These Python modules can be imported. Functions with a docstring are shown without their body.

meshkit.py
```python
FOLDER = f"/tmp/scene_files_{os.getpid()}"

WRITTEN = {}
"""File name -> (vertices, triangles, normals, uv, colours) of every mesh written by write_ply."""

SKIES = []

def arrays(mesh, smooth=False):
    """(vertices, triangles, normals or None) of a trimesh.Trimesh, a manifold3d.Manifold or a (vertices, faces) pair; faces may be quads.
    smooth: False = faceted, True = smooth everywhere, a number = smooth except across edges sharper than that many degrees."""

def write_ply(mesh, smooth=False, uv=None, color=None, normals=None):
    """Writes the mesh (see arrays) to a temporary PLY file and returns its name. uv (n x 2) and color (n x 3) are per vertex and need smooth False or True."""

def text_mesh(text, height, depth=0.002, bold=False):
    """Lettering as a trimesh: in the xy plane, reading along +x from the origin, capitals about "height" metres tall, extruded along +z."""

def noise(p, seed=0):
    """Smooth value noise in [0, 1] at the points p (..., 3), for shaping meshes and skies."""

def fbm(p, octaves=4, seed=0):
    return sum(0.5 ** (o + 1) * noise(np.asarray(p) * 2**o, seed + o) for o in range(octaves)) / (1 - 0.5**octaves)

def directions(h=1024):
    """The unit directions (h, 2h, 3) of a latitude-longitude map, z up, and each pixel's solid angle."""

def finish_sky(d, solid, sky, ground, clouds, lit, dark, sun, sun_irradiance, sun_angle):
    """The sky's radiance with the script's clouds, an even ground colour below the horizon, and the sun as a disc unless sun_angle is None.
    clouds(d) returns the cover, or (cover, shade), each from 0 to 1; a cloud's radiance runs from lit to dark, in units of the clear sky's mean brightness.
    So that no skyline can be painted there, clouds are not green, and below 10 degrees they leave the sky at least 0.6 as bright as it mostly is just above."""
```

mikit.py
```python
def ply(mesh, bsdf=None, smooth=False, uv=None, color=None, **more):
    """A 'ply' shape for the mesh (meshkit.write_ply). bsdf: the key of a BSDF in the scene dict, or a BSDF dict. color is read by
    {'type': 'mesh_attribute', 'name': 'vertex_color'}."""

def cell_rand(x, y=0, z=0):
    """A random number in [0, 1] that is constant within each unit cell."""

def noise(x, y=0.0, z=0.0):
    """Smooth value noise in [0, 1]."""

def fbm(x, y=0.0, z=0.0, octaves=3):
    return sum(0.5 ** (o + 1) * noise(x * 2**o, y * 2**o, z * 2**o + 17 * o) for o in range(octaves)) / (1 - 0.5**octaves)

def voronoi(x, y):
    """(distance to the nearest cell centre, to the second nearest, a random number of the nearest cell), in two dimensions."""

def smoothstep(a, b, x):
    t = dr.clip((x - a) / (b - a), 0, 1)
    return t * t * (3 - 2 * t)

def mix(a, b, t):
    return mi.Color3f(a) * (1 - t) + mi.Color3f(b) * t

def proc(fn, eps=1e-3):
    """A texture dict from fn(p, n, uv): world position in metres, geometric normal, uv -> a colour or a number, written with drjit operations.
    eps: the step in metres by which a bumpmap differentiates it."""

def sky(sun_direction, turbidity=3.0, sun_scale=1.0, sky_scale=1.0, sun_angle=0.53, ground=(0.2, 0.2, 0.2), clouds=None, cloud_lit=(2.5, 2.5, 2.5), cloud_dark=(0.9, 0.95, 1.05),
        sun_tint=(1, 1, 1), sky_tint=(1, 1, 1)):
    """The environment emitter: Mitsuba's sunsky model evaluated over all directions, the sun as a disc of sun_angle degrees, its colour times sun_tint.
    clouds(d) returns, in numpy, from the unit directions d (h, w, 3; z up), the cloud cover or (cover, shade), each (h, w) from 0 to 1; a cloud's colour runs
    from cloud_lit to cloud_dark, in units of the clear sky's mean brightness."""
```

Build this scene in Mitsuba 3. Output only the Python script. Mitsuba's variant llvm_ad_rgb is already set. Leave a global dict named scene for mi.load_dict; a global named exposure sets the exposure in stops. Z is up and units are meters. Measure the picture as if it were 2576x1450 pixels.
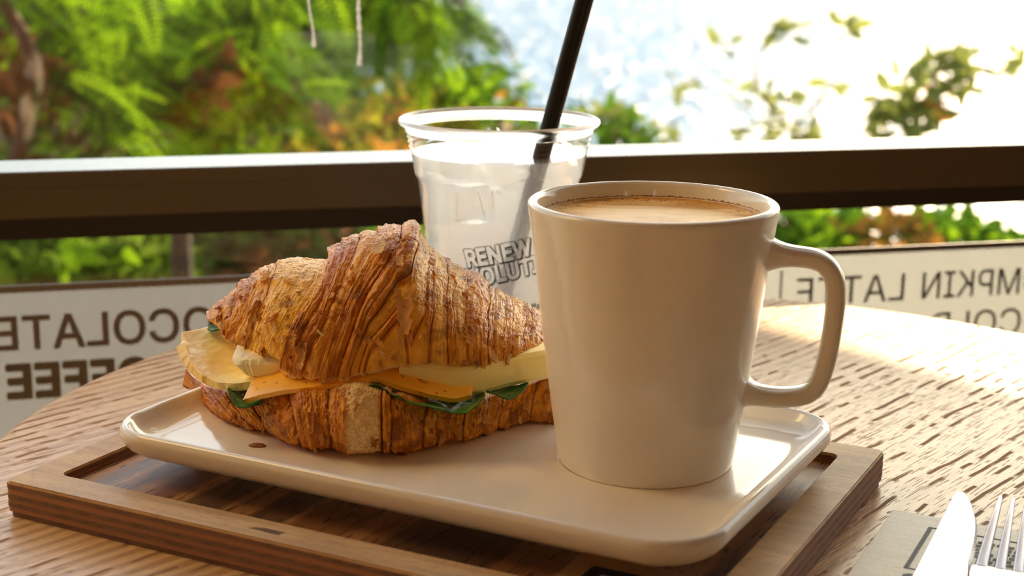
import math, random
import numpy as np, trimesh, mitsuba as mi, drjit as dr
import shapely.geometry as sg, shapely.affinity as sa
from shapely.ops import unary_union
import meshkit, mikit
from mikit import proc, ply, noise, fbm, voronoi, smoothstep, mix, cell_rand
T = mi.ScalarTransform4f
scene, labels = {}, {}

# ------------------------------------------------------------------ camera, sky, sun, exposure
W, H, F = 2576, 1450, 3860.48
CH = 0.21308
RT = np.array([0.99995313, 0.00222003, 0.00942397]); UP = np.array([-0.00968192, 0.22928529, 0.97331111]); FW = np.array([0.0, 0.97335673, -0.22929604])
EYE = np.array([0, 0, CH])
scene['camera'] = dict(type='thinlens', fov=2 * math.degrees(math.atan(W / 2 / F)), fov_axis='x', aperture_radius=0.0021, focus_distance=0.60, near_clip=0.02, far_clip=3000,
                       to_world=T().look_at(origin=EYE.tolist(), target=(EYE + FW).tolist(), up=UP.tolist()))
SUN_AZ, SUN_EL = math.radians(21), math.radians(31)
SUN = np.array([math.sin(SUN_AZ) * math.cos(SUN_EL), math.cos(SUN_AZ) * math.cos(SUN_EL), math.sin(SUN_EL)])
scene['sky'] = mikit.sky(SUN.tolist(), turbidity=4.0, sun_scale=1.0, sky_scale=1.5, sun_tint=(1.0, 0.96, 0.88), sky_tint=(1.08, 1.0, 0.89), ground=(0.22, 0.2, 0.15))
exposure = 3.2

WA = math.radians(14.28)                                   # direction of the window wall
E1 = np.array([math.cos(WA), math.sin(WA), 0]); N1 = np.array([-math.sin(WA), math.cos(WA), 0])
BA = -0.47406                                              # direction of the tray board
B1 = np.array([math.cos(BA), math.sin(BA), 0]); B2 = np.array([-math.sin(BA), math.cos(BA), 0])

# ------------------------------------------------------------------ helpers
def P(px, py, y):
    """World point seen at that place of the frame at depth y (used to read real sizes off the photograph)."""
    d = FW * F + RT * (px - W / 2) - UP * (py - H / 2)
    return EYE + d * (y / d[1])
def win(e, n, z): return E1 * e + N1 * n + np.array([0, 0, z])
def frame_m(o, a, b):
    m = np.eye(4); m[:3, 0] = a; m[:3, 1] = b; m[:3, 2] = np.cross(a, b); m[:3, 3] = o
    return m
WIN_M = frame_m(np.zeros(3), E1, N1)
BOARD_O = np.array([-0.18573, 0.53066, 0]); BOARD_M = frame_m(BOARD_O, B1, B2)
def box(x0, x1, y0, y1, z0, z1, m=None):
    b = trimesh.creation.box(extents=(x1 - x0, y1 - y0, z1 - z0)); b.apply_translation(((x0 + x1) / 2, (y0 + y1) / 2, (z0 + z1) / 2))
    if m is not None: b.apply_transform(m)
    return b
def bevel_box(x0, x1, y0, y1, z0, z1, r, m=None):
    import manifold3d as m3
    pts = [(x, y, z) for x in (x0, x1) for y in (y0, y1) for z in (z0, z1)]
    v = []
    for (x, y, z) in pts:
        sx, sy, sz = (1 if x == x0 else -1), (1 if y == y0 else -1), (1 if z == z0 else -1)
        v += [(x + r * sx, y + r * sy, z), (x + r * sx, y, z + r * sz), (x, y + r * sy, z + r * sz)]
    b = trimesh.Trimesh(np.array(v)).convex_hull
    if m is not None: b.apply_transform(m)
    return b
def cat(ms): return trimesh.util.concatenate(ms)
def grid_faces(n, m, close_u=False, close_v=False):
    i, j = np.meshgrid(np.arange(n if close_u else n - 1), np.arange(m if close_v else m - 1), indexing='ij')
    i2, j2 = (i + 1) % n, (j + 1) % m
    q = np.stack([i * m + j, i2 * m + j, i2 * m + j2, i * m + j2], -1).reshape(-1, 4)
    return np.vstack([q[:, [0, 1, 2]], q[:, [0, 2, 3]]])
def lathe(prof, n=160, c=(0, 0, 0)):
    prof = np.asarray(prof, float); a = np.arange(n) * 2 * np.pi / n
    v = np.stack([prof[:, None, 0] * np.cos(a), prof[:, None, 0] * np.sin(a), np.broadcast_to(prof[:, None, 1], (len(prof), n))], -1)
    return trimesh.Trimesh(v.reshape(-1, 3) + np.array(c), grid_faces(len(prof), n, close_v=True)[:, ::-1], process=False)
def tube(pts, rad, sides=10, caps=True):
    p = np.asarray(pts, float); r = np.broadcast_to(rad, (len(p),))
    t = np.gradient(p, axis=0); t /= np.linalg.norm(t, axis=1, keepdims=True) + 1e-12
    a = np.cross(t[0], [0, 0, 1.0] if abs(t[0][2]) < .9 else [1.0, 0, 0]); a /= np.linalg.norm(a)
    A = []
    for k in range(len(p)):
        a = a - t[k] * (a @ t[k]); a /= np.linalg.norm(a); A.append(a)
    A = np.array(A); Bn = np.cross(t, A); ang = np.arange(sides) * 2 * np.pi / sides
    v = p[:, None] + r[:, None, None] * (np.cos(ang)[None, :, None] * A[:, None] + np.sin(ang)[None, :, None] * Bn[:, None])
    v = v.reshape(-1, 3); f = grid_faces(len(p), sides, close_v=True)
    if caps:
        v = np.vstack([v, p[:1], p[-1:]]); k0, k1 = len(v) - 2, len(v) - 1; j = np.arange(sides); o = (len(p) - 1) * sides
        f = np.vstack([f, np.stack([j * 0 + k0, j, (j + 1) % sides], 1), np.stack([j * 0 + k1, o + (j + 1) % sides, o + j], 1)])
    m = trimesh.Trimesh(v, f[:, ::-1], process=False)
    return m
def bez(pts, n):
    """Catmull-Rom through the points."""
    p = np.asarray(pts, float); p = np.vstack([2 * p[0] - p[1], p, 2 * p[-1] - p[-2]]); out = []
    s = np.linspace(0, len(p) - 3 - 1e-9, n)
    for u in s:
        k = int(u); t = u - k; a, b, c, d = p[k], p[k + 1], p[k + 2], p[k + 3]
        out.append(0.5 * (2 * b + (c - a) * t + (2 * a - 5 * b + 4 * c - d) * t * t + (3 * b - a - 3 * c + d) * t ** 3))
    return np.array(out)
USED = {}
def numbered(k):
    n = USED.get(k, 0); USED[k] = n + 1
    return k if n == 0 else f'{k}_{n:03d}'
def thing(name, label=None, category=None, group=None, kind=None):
    k = numbered(name); d = {}
    if label: d['label'] = label
    if category: d['category'] = category
    if group: d['group'] = group
    if kind: d['kind'] = kind
    if d: labels[k] = d
    return k
def part(parent, name, mesh, bsdf, smooth=False, label=None, kind=None, **kw):
    k = numbered(f'{parent}__{name}'); scene[k] = ply(mesh, bsdf, smooth, **kw)
    d = {}
    if label: d['label'] = label
    if kind: d['kind'] = kind
    if d: labels[k] = d
    return k
def solo(name, mesh, bsdf, smooth=False, label=None, category=None, group=None, kind=None, **kw):
    k = thing(name, label, category, group, kind); scene[k] = ply(mesh, bsdf, smooth, **kw)
    return k
def rgb(*c): return {'type': 'rgb', 'value': list(c)}
def s2l(*c): return [((x / 255 + .055) / 1.055) ** 2.4 if x > 10 else x / 255 / 12.92 for x in c]
def two(d): return {'type': 'twosided', 'b': d}
def plain(c, rough=.6, **kw): return two(dict(type='principled', base_color=rgb(*c), roughness=rough, **kw))
VC = {'type': 'mesh_attribute', 'name': 'vertex_color'}

# ------------------------------------------------------------------ materials
GA = math.radians(50)
gc, gs = math.cos(GA), math.sin(GA)
def oak_ab(p): return p.x * gc + p.y * gs, -p.x * gs + p.y * gc
def oak_ring(p):
    a, b = oak_ab(p)
    return b * 150 + 2.6 * noise(a * 5.5, b * 8) + .5 * noise(a * 22, b * 40)
def oak_pore(p):
    """Open pores: short dashes strung along each growth ring, with a few fine ones between."""
    a, b = oak_ab(p)
    t = oak_ring(p); k = dr.floor(t); f = t - k
    jit = .16 * noise(a * 120, k * 3.7) - .08
    line = smoothstep(.17, .07, dr.abs(f - .5 + jit))
    dash = smoothstep(.42, .56, noise(a * 125, k * 7.31)) * smoothstep(.25, .45, noise(a * 14, k * 2.9))
    fine = smoothstep(.76, .86, noise(a * 150, b * 2400)) * .45
    return dr.minimum(line * dash + fine, 1)
def oak_col(p, n, uv):
    a, b = oak_ab(p)
    t = oak_ring(p); f = t - dr.floor(t)
    ring = .45 * smoothstep(.0, .5, dr.abs(f - .5)) + .55 * fbm(b * 60 + .8 * noise(a * 7, b * 6), a * 2.2, 0, 3)
    fine = noise(a * 35, b * 1700)
    c = mix((.52, .30, .135), (.70, .455, .235), smoothstep(.25, .7, ring))
    c = c * (.88 + .22 * fine)
    return mix(c, (.26, .12, .045), oak_pore(p) * .8)
def oak_bump(p, n, uv): return -dr.minimum(oak_pore(p), 1.0)
def oak_rough(p, n, uv): return .30 + .5 * dr.minimum(oak_pore(p), 1.0)
scene['oak'] = {'type': 'bumpmap', 'tex': proc(oak_bump, 1.2e-4), 'scale': 0.00022,
                'b': dict(type='principled', base_color=proc(oak_col), roughness=proc(oak_rough), specular=.55)}
def bxy(p):
    x, y = p.x - float(BOARD_O[0]), p.y - float(BOARD_O[1])
    return x * float(B1[0]) + y * float(B1[1]), x * float(B2[0]) + y * float(B2[1])
def beech_col(p, n, uv):
    u, v = bxy(p)
    g = fbm(u * 14, v * 260, 0, 3); f = smoothstep(.70, .84, noise(u * 420, v * 2900)); big = fbm(u * 22 + 9, v * 35, 0, 2)
    c = mix((.40, .225, .085), (.60, .37, .15), smoothstep(.25, .75, .5 * g + .5 * big))
    return mix(c, (.24, .11, .04), f * .4)
def beech_bump(p, n, uv):
    u, v = bxy(p)
    return noise(u * 500, v * 2200)
scene['beech'] = {'type': 'bumpmap', 'tex': proc(beech_bump, 1e-4), 'scale': 0.00006, 'b': dict(type='principled', base_color=proc(beech_col), roughness=.46, specular=.4)}
def acacia_col(p, n, uv):
    u, v = bxy(p)
    w = u + .006 * noise(v * 12, u * 20)
    s = fbm(w * 120, v * 5, 0, 3); d = smoothstep(.58, .74, noise(w * 65 + 3, v * 4 + 2)); pore = smoothstep(.72, .84, noise(w * 1500, v * 120))
    c = mix((.21, .085, .032), (.42, .215, .088), smoothstep(.3, .7, s))
    c = mix(c, (.055, .028, .018), d * .8)
    return mix(c, (.04, .018, .01), pore * .8)
scene['acacia'] = {'type': 'bumpmap', 'tex': proc(lambda p, n, uv: noise(bxy(p)[0] * 1800, bxy(p)[1] * 200), 1e-4), 'scale': 0.00005, 'b': dict(type='principled', base_color=proc(acacia_col), roughness=.45, specular=.5)}
def ply_mat(c0, c1, sc):
    def col(p, n, uv):
        u, v = bxy(p); h = p.z
        a = noise((u + v) * sc, h * 900); b = noise((u + v) * sc * 5, h * 2500)
        return mix(c0, c1, .6 * a + .4 * b)
    return two(dict(type='principled', base_color=proc(col), roughness=.6))
scene['ply_long'] = ply_mat((.24, .09, .035), (.38, .165, .07), 12)
scene['ply_cross'] = ply_mat((.11, .05, .024), (.24, .11, .05), 260)
scene['char_black'] = plain((.012, .01, .009), .7)
scene['gouge'] = plain((.13, .065, .022), .8)
scene['inlay'] = ply_mat((.34, .18, .07), (.48, .28, .12), 40)
def ceramic(c, r=.12): return two(dict(type='principled', base_color=rgb(*c), roughness=r, specular=.55, clearcoat=.6, clearcoat_gloss=.97))
scene['mug_glaze'] = ceramic((.78, .71, .58), .07)
scene['plate_glaze'] = ceramic((.78, .70, .59), .09)
scene['crust'] = {'type': 'bumpmap', 'tex': proc(lambda p, n, uv: fbm(p.x * 1400, p.y * 1400, p.z * 900, 2), 1e-4), 'scale': 0.00006,
                  'b': two(dict(type='principled', base_color=VC, roughness=.38, specular=.22))}
scene['crumb'] = {'type': 'bumpmap', 'tex': proc(lambda p, n, uv: fbm(p.x * 900, p.y * 900, p.z * 900, 3), 1e-4), 'scale': 0.0005, 'b': two(dict(type='principled', base_color=VC, roughness=.7))}
for i, (c, dt) in enumerate([((.72, .42, .16), .7), ((.62, .29, .085), .6), ((.42, .15, .035), .5), ((.85, .62, .32), .8)]):
    scene[f'flake_bsdf_{i}'] = dict(type='principledthin', base_color=rgb(*c), roughness=.42, diff_trans=dt, spec_trans=0.)
def cheese_mat(c, c2):
    return {'type': 'bumpmap', 'tex': proc(lambda p, n, uv: fbm(p.x * 500, p.y * 500, p.z * 500, 3), 2e-4), 'scale': 0.00025,
            'b': two(dict(type='principled', base_color=proc(lambda p, n, uv: mix(c, c2, smoothstep(.3, .75, fbm(p.x * 90, p.y * 90, p.z * 90, 3)))), roughness=.38, specular=.5, sheen=.2))}
def gouda_col(p, n, uv):
    rind = smoothstep(-.119, -.1275, p.x + .004 * noise(p.x * 200, p.y * 200, p.z * 200))
    low = smoothstep(.048, .0435, p.z) * smoothstep(-.106, -.120, p.x)
    c = mix((.93, .74, .22), (.96, .82, .34), smoothstep(.3, .7, fbm(p.x * 110, p.y * 110, p.z * 110, 3)))
    return mix(c, (.90, .45, .06), dr.minimum(rind + low, 1) * .45)
scene['gouda'] = {'type': 'bumpmap', 'tex': proc(lambda p, n, uv: fbm(p.x * 500, p.y * 500, p.z * 500, 3), 2e-4), 'scale': 0.00025, 'b': two(dict(type='principled', base_color=proc(gouda_col), roughness=.38))}
scene['mozzarella'] = cheese_mat((.98, .80, .28), (.98, .86, .40))
scene['white_cheese'] = cheese_mat((.93, .82, .46), (.96, .88, .58))
def cheddar_col(p, n, uv):
    s = smoothstep(.86, .9, noise(p.x * 330, p.y * 330, p.z * 330))
    s2 = smoothstep(.84, .9, noise(p.x * 420 + 9, p.y * 420, p.z * 420))
    c = mix((.96, .44, .025), (.98, .56, .06), fbm(p.x * 60, p.y * 60, p.z * 60))
    return mix(mix(c, (.55, .1, .02), s * .8), (.12, .08, .02), s2 * .5)
scene['cheddar'] = two(dict(type='principled', base_color=proc(cheddar_col), roughness=.36))
def leafy(p, n, uv):
    vein = smoothstep(.86, 1., 1 - dr.abs(uv.y - .5) * 2) * .5
    return mix(mix((.045, .15, .018), (.085, .24, .035), fbm(uv.x * 6, uv.y * 6)), (.22, .38, .1), vein)
scene['spinach'] = {'type': 'bumpmap', 'tex': proc(lambda p, n, uv: fbm(uv.x * 14, uv.y * 14, 0, 2), 1e-4), 'scale': 0.0006, 'b': two(dict(type='principled', base_color=proc(leafy), roughness=.32, specular=.5))}
MUG_C = np.array([0.04977, 0.53734, 0.0])
def coffee_col(p, n, uv):
    x, y = p.x - float(MUG_C[0]), p.y - float(MUG_C[1]); r = dr.sqrt(x * x + y * y)
    w = x + .012 * fbm(x * 60, y * 60, 3); s = fbm(w * 40, y * 130, 0, 4)
    c = mix((.68, .33, .05), (.90, .57, .18), smoothstep(.33, .66, s))
    sp = smoothstep(.62, .8, noise(x * 1100, y * 1100)) * smoothstep(.024, .038, r)
    c = mix(c, (.33, .13, .03), sp * .7)
    return mix(c, (.60, .28, .06), smoothstep(.0375, .0398, r) * .6)
def coffee_bump(p, n, uv): return fbm(p.x * 700, p.y * 1100, 0, 3) + .6 * noise(p.x * 240, p.y * 420)
scene['coffee_foam'] = {'type': 'bumpmap', 'tex': proc(coffee_bump, 1e-4), 'scale': 0.00022, 'b': dict(type='principled', base_color=proc(coffee_col), roughness=.36, specular=.35)}
scene['stain'] = plain((.36, .14, .03), .5)
scene['cup_plastic'] = dict(type='thindielectric', int_ior=1.5)
scene['cup_rim'] = {'type': 'roughdielectric', 'alpha': .12, 'int_ior': 1.33}
scene['water_surface'] = dict(type='thindielectric', int_ior=1.33)
scene['straw_black'] = plain((.002, .002, .002), .35, specular=.22)
scene['print_ink'] = plain((.02, .019, .018), .6)
scene['steel'] = two(dict(type='roughconductor', material='Cr', alpha=.10, distribution='ggx', specular_reflectance=rgb(.92, .90, .86)))
def paper_col(p, n, uv):
    u, v = bxy(p); return mix((.56, .50, .39), (.68, .61, .49), fbm(u * 60, v * 900, 0, 3)) * (.9 + .2 * noise(u * 1800, v * 1800))
scene['paper'] = two(dict(type='principled', base_color=proc(paper_col), roughness=.42, specular=.55))
scene['bronze'] = plain((.085, .06, .032), .25, specular=.6)
scene['bronze_light'] = plain((.15, .10, .055), .40, specular=.5)
scene['bronze_dark'] = plain((.02, .013, .009), .5)
scene['strip_dark'] = plain((.10, .075, .055), .5)
scene['pane'] = dict(type='thindielectric', int_ior=1.5)
scene['film'] = dict(type='principledthin', base_color=rgb(.76, .785, .775), roughness=.5, diff_trans=.95, spec_trans=0.)
scene['film_letter'] = dict(type='principledthin', base_color=rgb(.13, .10, .075), roughness=.5, diff_trans=.5, spec_trans=0.)
scene['film_letter_dark'] = dict(type='principledthin', base_color=rgb(.07, .055, .04), roughness=.5, diff_trans=.3, spec_trans=0.)
scene['film_letter_light'] = dict(type='principledthin', base_color=rgb(.20, .165, .12), roughness=.5, diff_trans=.6, spec_trans=0.)
scene['drip_white'] = dict(type='principledthin', base_color=rgb(.95, .95, .95), roughness=.2, diff_trans=1.2)
scene['linen'] = plain((.75, .62, .42), .8)
scene['floor_mat'] = plain((.22, .14, .075), .5)
scene['wall_mat'] = plain((.27, .18, .085), .8)
scene['ceiling_mat'] = plain((.34, .23, .12), .8)
def leaf_bsdf(c, dt=1.1, r=.45): return dict(type='principledthin', base_color=rgb(*c), roughness=r, diff_trans=dt, spec_trans=0.)
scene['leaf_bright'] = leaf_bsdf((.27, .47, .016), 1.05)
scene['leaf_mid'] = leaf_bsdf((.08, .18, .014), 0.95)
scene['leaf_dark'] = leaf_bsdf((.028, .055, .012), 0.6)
scene['leaf_yellow'] = leaf_bsdf((.32, .31, .025), 1.0)
scene['leaf_orange'] = leaf_bsdf((.46, .22, .04), 0.9)
scene['leaf_brown'] = leaf_bsdf((.16, .07, .03), 0.6)
scene['leaf_glossy'] = leaf_bsdf((.12, .21, .02), .9, .13)
scene['leaf_olive'] = leaf_bsdf((.24, .28, .07), 1.1)
scene['bark'] = two(dict(type='principled', base_color=proc(lambda p, n, uv: mix((.10, .045, .02), (.62, .46, .30), smoothstep(.45, .65, fbm(p.x * 30, p.y * 30, p.z * 9)))), roughness=.8))
scene['earth'] = two(dict(type='principled', base_color=proc(lambda p, n, uv: mix((.12, .065, .03), (.30, .18, .08), fbm(p.x * 5, p.y * 5, p.z * 5, 4))), roughness=.9))
scene['bank_mat'] = two(dict(type='principled', base_color=proc(lambda p, n, uv: mix((.035, .02, .009), (.08, .055, .02), fbm(p.x * 4, p.y * 4, p.z * 4, 4))), roughness=.9))
scene['fence_mat'] = plain((.33, .17, .075), .8)
def sea_bump(p, n, uv):
    return fbm(p.x * .8, p.y * .2, 0, 3) + 1.5 * smoothstep(.60, .72, noise(p.x * 1.7, p.y * .28, 4))
def sea_rough(p, n, uv):
    return .25 + .1 * noise(p.x * .35, p.y * .08)
scene['sea_mat'] = {'type': 'bumpmap', 'tex': proc(sea_bump, .05), 'scale': .16, 'b': {'type': 'blendbsdf', 'weight': .13,
                    'a': {'type': 'diffuse', 'reflectance': rgb(.11, .21, .33)}, 'b': {'type': 'roughconductor', 'material': 'none', 'alpha': .19, 'distribution': 'beckmann'}}}

# ------------------------------------------------------------------ the setting: room, window, unseen slab, terrace, sea
solo('floor', box(-2.6, 2.8, -2.8, .955, -.80, -.75, WIN_M), 'floor_mat', kind='structure')
solo('ceiling', box(-2.6, 2.8, -2.8, 1.0, 1.95, 2.0, WIN_M), 'ceiling_mat', kind='structure')
wb = thing('wall_back', kind='structure')
for a_, b_, c_, d_ in ((-2.6, -1.2, -.8, 2.0), (-.95, .65, -.8, 2.0), (.85, 2.8, -.8, 2.0), (-1.2, -.95, -.8, .15), (-1.2, -.95, 1.05, 2.0), (.65, .85, -.8, .2), (.65, .85, .9, 2.0)):
    part(wb, 'panel', box(a_, b_, -2.85, -2.8, c_, d_, WIN_M), 'wall_mat')
W2 = thing('unseen_window_2', kind='structure')  # unseen windows behind the camera, placed to show reflections on the mug
for a_, b_, c_, d_ in ((-1.2, -.95, .15, 1.05), (.65, .85, .2, .9)):
    part(W2, 'pane', trimesh.Trimesh([win(a_, -2.82, c_), win(b_, -2.82, c_), win(b_, -2.82, d_), win(a_, -2.82, d_)], [[0, 1, 2], [0, 2, 3]]), 'pane')
    part(W2, 'frame', cat([box(a_, b_, -2.86, -2.79, c_, c_ + .04, WIN_M), box(a_, b_, -2.86, -2.79, d_ - .04, d_, WIN_M), box(a_, a_ + .04, -2.86, -2.79, c_, d_, WIN_M), box(b_ - .04, b_, -2.86, -2.79, c_, d_, WIN_M)]), 'bronze_dark')
solo('wall_left', box(-2.65, -2.6, -2.85, 1.0, -.80, 2.0, WIN_M), 'wall_mat', kind='structure')
solo('wall_right', box(2.8, 2.85, -2.85, 1.0, -.80, 2.0, WIN_M), 'wall_mat', kind='structure')
solo('wall_front', box(-2.6, 2.8, .93, 1.0, 1.80, 1.95, WIN_M), 'wall_mat', kind='structure')
WN = thing('window_1', kind='structure')
# middle rail: a box section with a sloped upper facet, its top a flat sill, and a recessed beam below, its shade painted as dark bronze
prof = np.array([[.9000, .0482], [.8996, .0490], [.8996, .0662], [.8992, .0666], [.8992, .0746], [.9004, .0755], [.946, .0755], [.946, .0482]])
def extrude_prof(prof, e0, e1, flip=False):
    n = len(prof); v = np.array([win(e, a, z) for e in (e0, e1) for a, z in prof]); j = np.arange(n)
    f = np.vstack([np.stack([j, (j + 1) % n, (j + 1) % n + n], 1), np.stack([j, (j + 1) % n + n, j + n], 1)])
    caps = trimesh.creation.triangulate_polygon(sg.Polygon(prof), engine='earcut')
    f = np.vstack([f, caps[1], caps[1][:, ::-1] + n]) if len(caps[0]) == n else f
    return trimesh.Trimesh(v, f, process=False)
part(WN, 'rail', extrude_prof(prof, -2.6, 2.8), 'bronze')
part(WN, 'lower_beam', box(-2.6, 2.8, .930, .952, .0305, .0482, WIN_M), 'bronze_dark')
part(WN, 'pane', trimesh.Trimesh([win(-2.6, .9395, .0755), win(2.8, .9395, .0755), win(2.8, .9395, 1.77), win(-2.6, .9395, 1.77)], [[0, 1, 2], [0, 2, 3]]), 'pane')
part(WN, 'pane', trimesh.Trimesh([win(-2.6, .9475, -.72), win(2.8, .9475, -.72), win(2.8, .9475, .0305), win(-2.6, .9475, .0305)], [[0, 1, 2], [0, 2, 3]]), 'pane')
part(WN, 'head_frame', box(-2.6, 2.8, .925, .955, 1.77, 1.80, WIN_M), 'bronze_dark')
part(WN, 'sill_frame', box(-2.6, 2.8, .925, .955, -.75, -.72, WIN_M), 'bronze_dark')
ST = thing('window_sticker', 'cream film sign with mirrored menu lettering on the lower pane', 'sign')
part(ST, 'film', box(-1.2, 1.6, .9500, .9504, -.60, -.0050, WIN_M), 'film')
part(ST, 'border', box(-1.2, 1.6, .9490, .9506, -.0056, -.0012, WIN_M), 'strip_dark', label='dark brown strip along the top of the film')
def sign(text, e_right, e_left, z0, h, bold, mat, lab):
    """Lettering read from outside: it starts at e_right and runs to e_left."""
    m = meshkit.text_mesh(text, h, .0002, bold); v = m.vertices.copy()
    x0, x1 = v[:, 0].min(), v[:, 0].max()
    e = e_right + (v[:, 0] - x0) / (x1 - x0) * (e_left - e_right)
    zz = z0 + v[:, 1]
    q = np.array([win(a, .9494 + c, b) for a, b, c in zip(e, zz, v[:, 2])])
    if mat == 'film_letter_dark':                       # this word is set in a heavier face
        up = m.faces[m.face_normals[:, 2] > .5]; pol = unary_union([sg.Polygon(np.column_stack([e, zz])[f_]) for f_ in up]).buffer(.0008, join_style=2)
        ms_ = [trimesh.creation.extrude_polygon(g_, .0002, engine='earcut') for g_ in getattr(pol, 'geoms', [pol])]; m = cat(ms_)
        q = np.array([win(a, .9494 + c, b) for a, b, c in m.vertices])
    part(ST, 'lettering', trimesh.Trimesh(q, m.faces, process=False), mat, label=lab)
sign('CHOCOLATE', .0905, -.0825, -.0412, .0205, True, 'film_letter', 'word CHOCOLATE in dark brown mirrored capitals')
sign('COFFEE', .0295, -.0768, -.0718, .0203, True, 'film_letter_dark', 'word COFFEE in heavy dark mirrored capitals')
sign('PUMPKIN', .6500, .5398, -.0402, .0193, False, 'film_letter', 'word PUMPKIN in dark mirrored capitals')
sign('LATTE', .5259, .4440, -.0402, .0193, False, 'film_letter', 'word LATTE in dark mirrored capitals')
sign('|', .4330, .4315, -.0402, .0193, False, 'film_letter_light', 'thin upright divider after the word LATTE')
sign('COLD', .6205, .5480, -.0702, .0195, False, 'film_letter_light', 'word COLD in mirrored capitals')
# water trails dried on the upper pane
rng = np.random.default_rng(5)
def drip(px0, px1, py0, py1, r, name_label):
    n = 40; pts = np.array([P(px0 + (px1 - px0) * t + 3 * math.sin(9 * t), py0 + (py1 - py0) * t, 1) for t in np.linspace(0, 1, n)])
    out = []
    for q in pts:
        d = q - EYE; t = (.9385 - EYE @ N1) / (d @ N1); out.append(EYE + d * t)
    rr = r * (.5 + .9 * rng.random(n)); rr[-3:] *= 1.7
    solo('water_trail', tube(out, rr, 8), 'drip_white', True, name_label, 'water trail')
drip(908, 902, -160, 165, .0011, 'whitish water trail running down the upper pane left of the cup')
drip(770, 788, -120, 120, .0007, 'faint grey water trail on the pane against the dark tree')
# unseen slab outside, placed to shade the table from the sun (its oblique end lets the sun reach the right end of the table)
edge_d = np.array([.248 - .142, .713 - .833]); edge_d /= np.linalg.norm(edge_d)
ZR = 1.0
off = SUN[:2] / SUN[2] * ZR
e0 = np.array([.142, .833]) + off
Mx = np.array([-edge_d[1], edge_d[0]]);
if Mx[0] > 0: Mx = -Mx
e0 = e0 + Mx * .012
poly = [e0 + edge_d * .55, e0 - edge_d * .50, e0 - edge_d * .50 + Mx * .85, e0 + edge_d * .55 + Mx * .85]
solo('unseen_sun_slab', trimesh.creation.extrude_polygon(sg.Polygon(poly), .02).apply_translation([0, 0, ZR]), 'bronze_dark', kind='structure')
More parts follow.
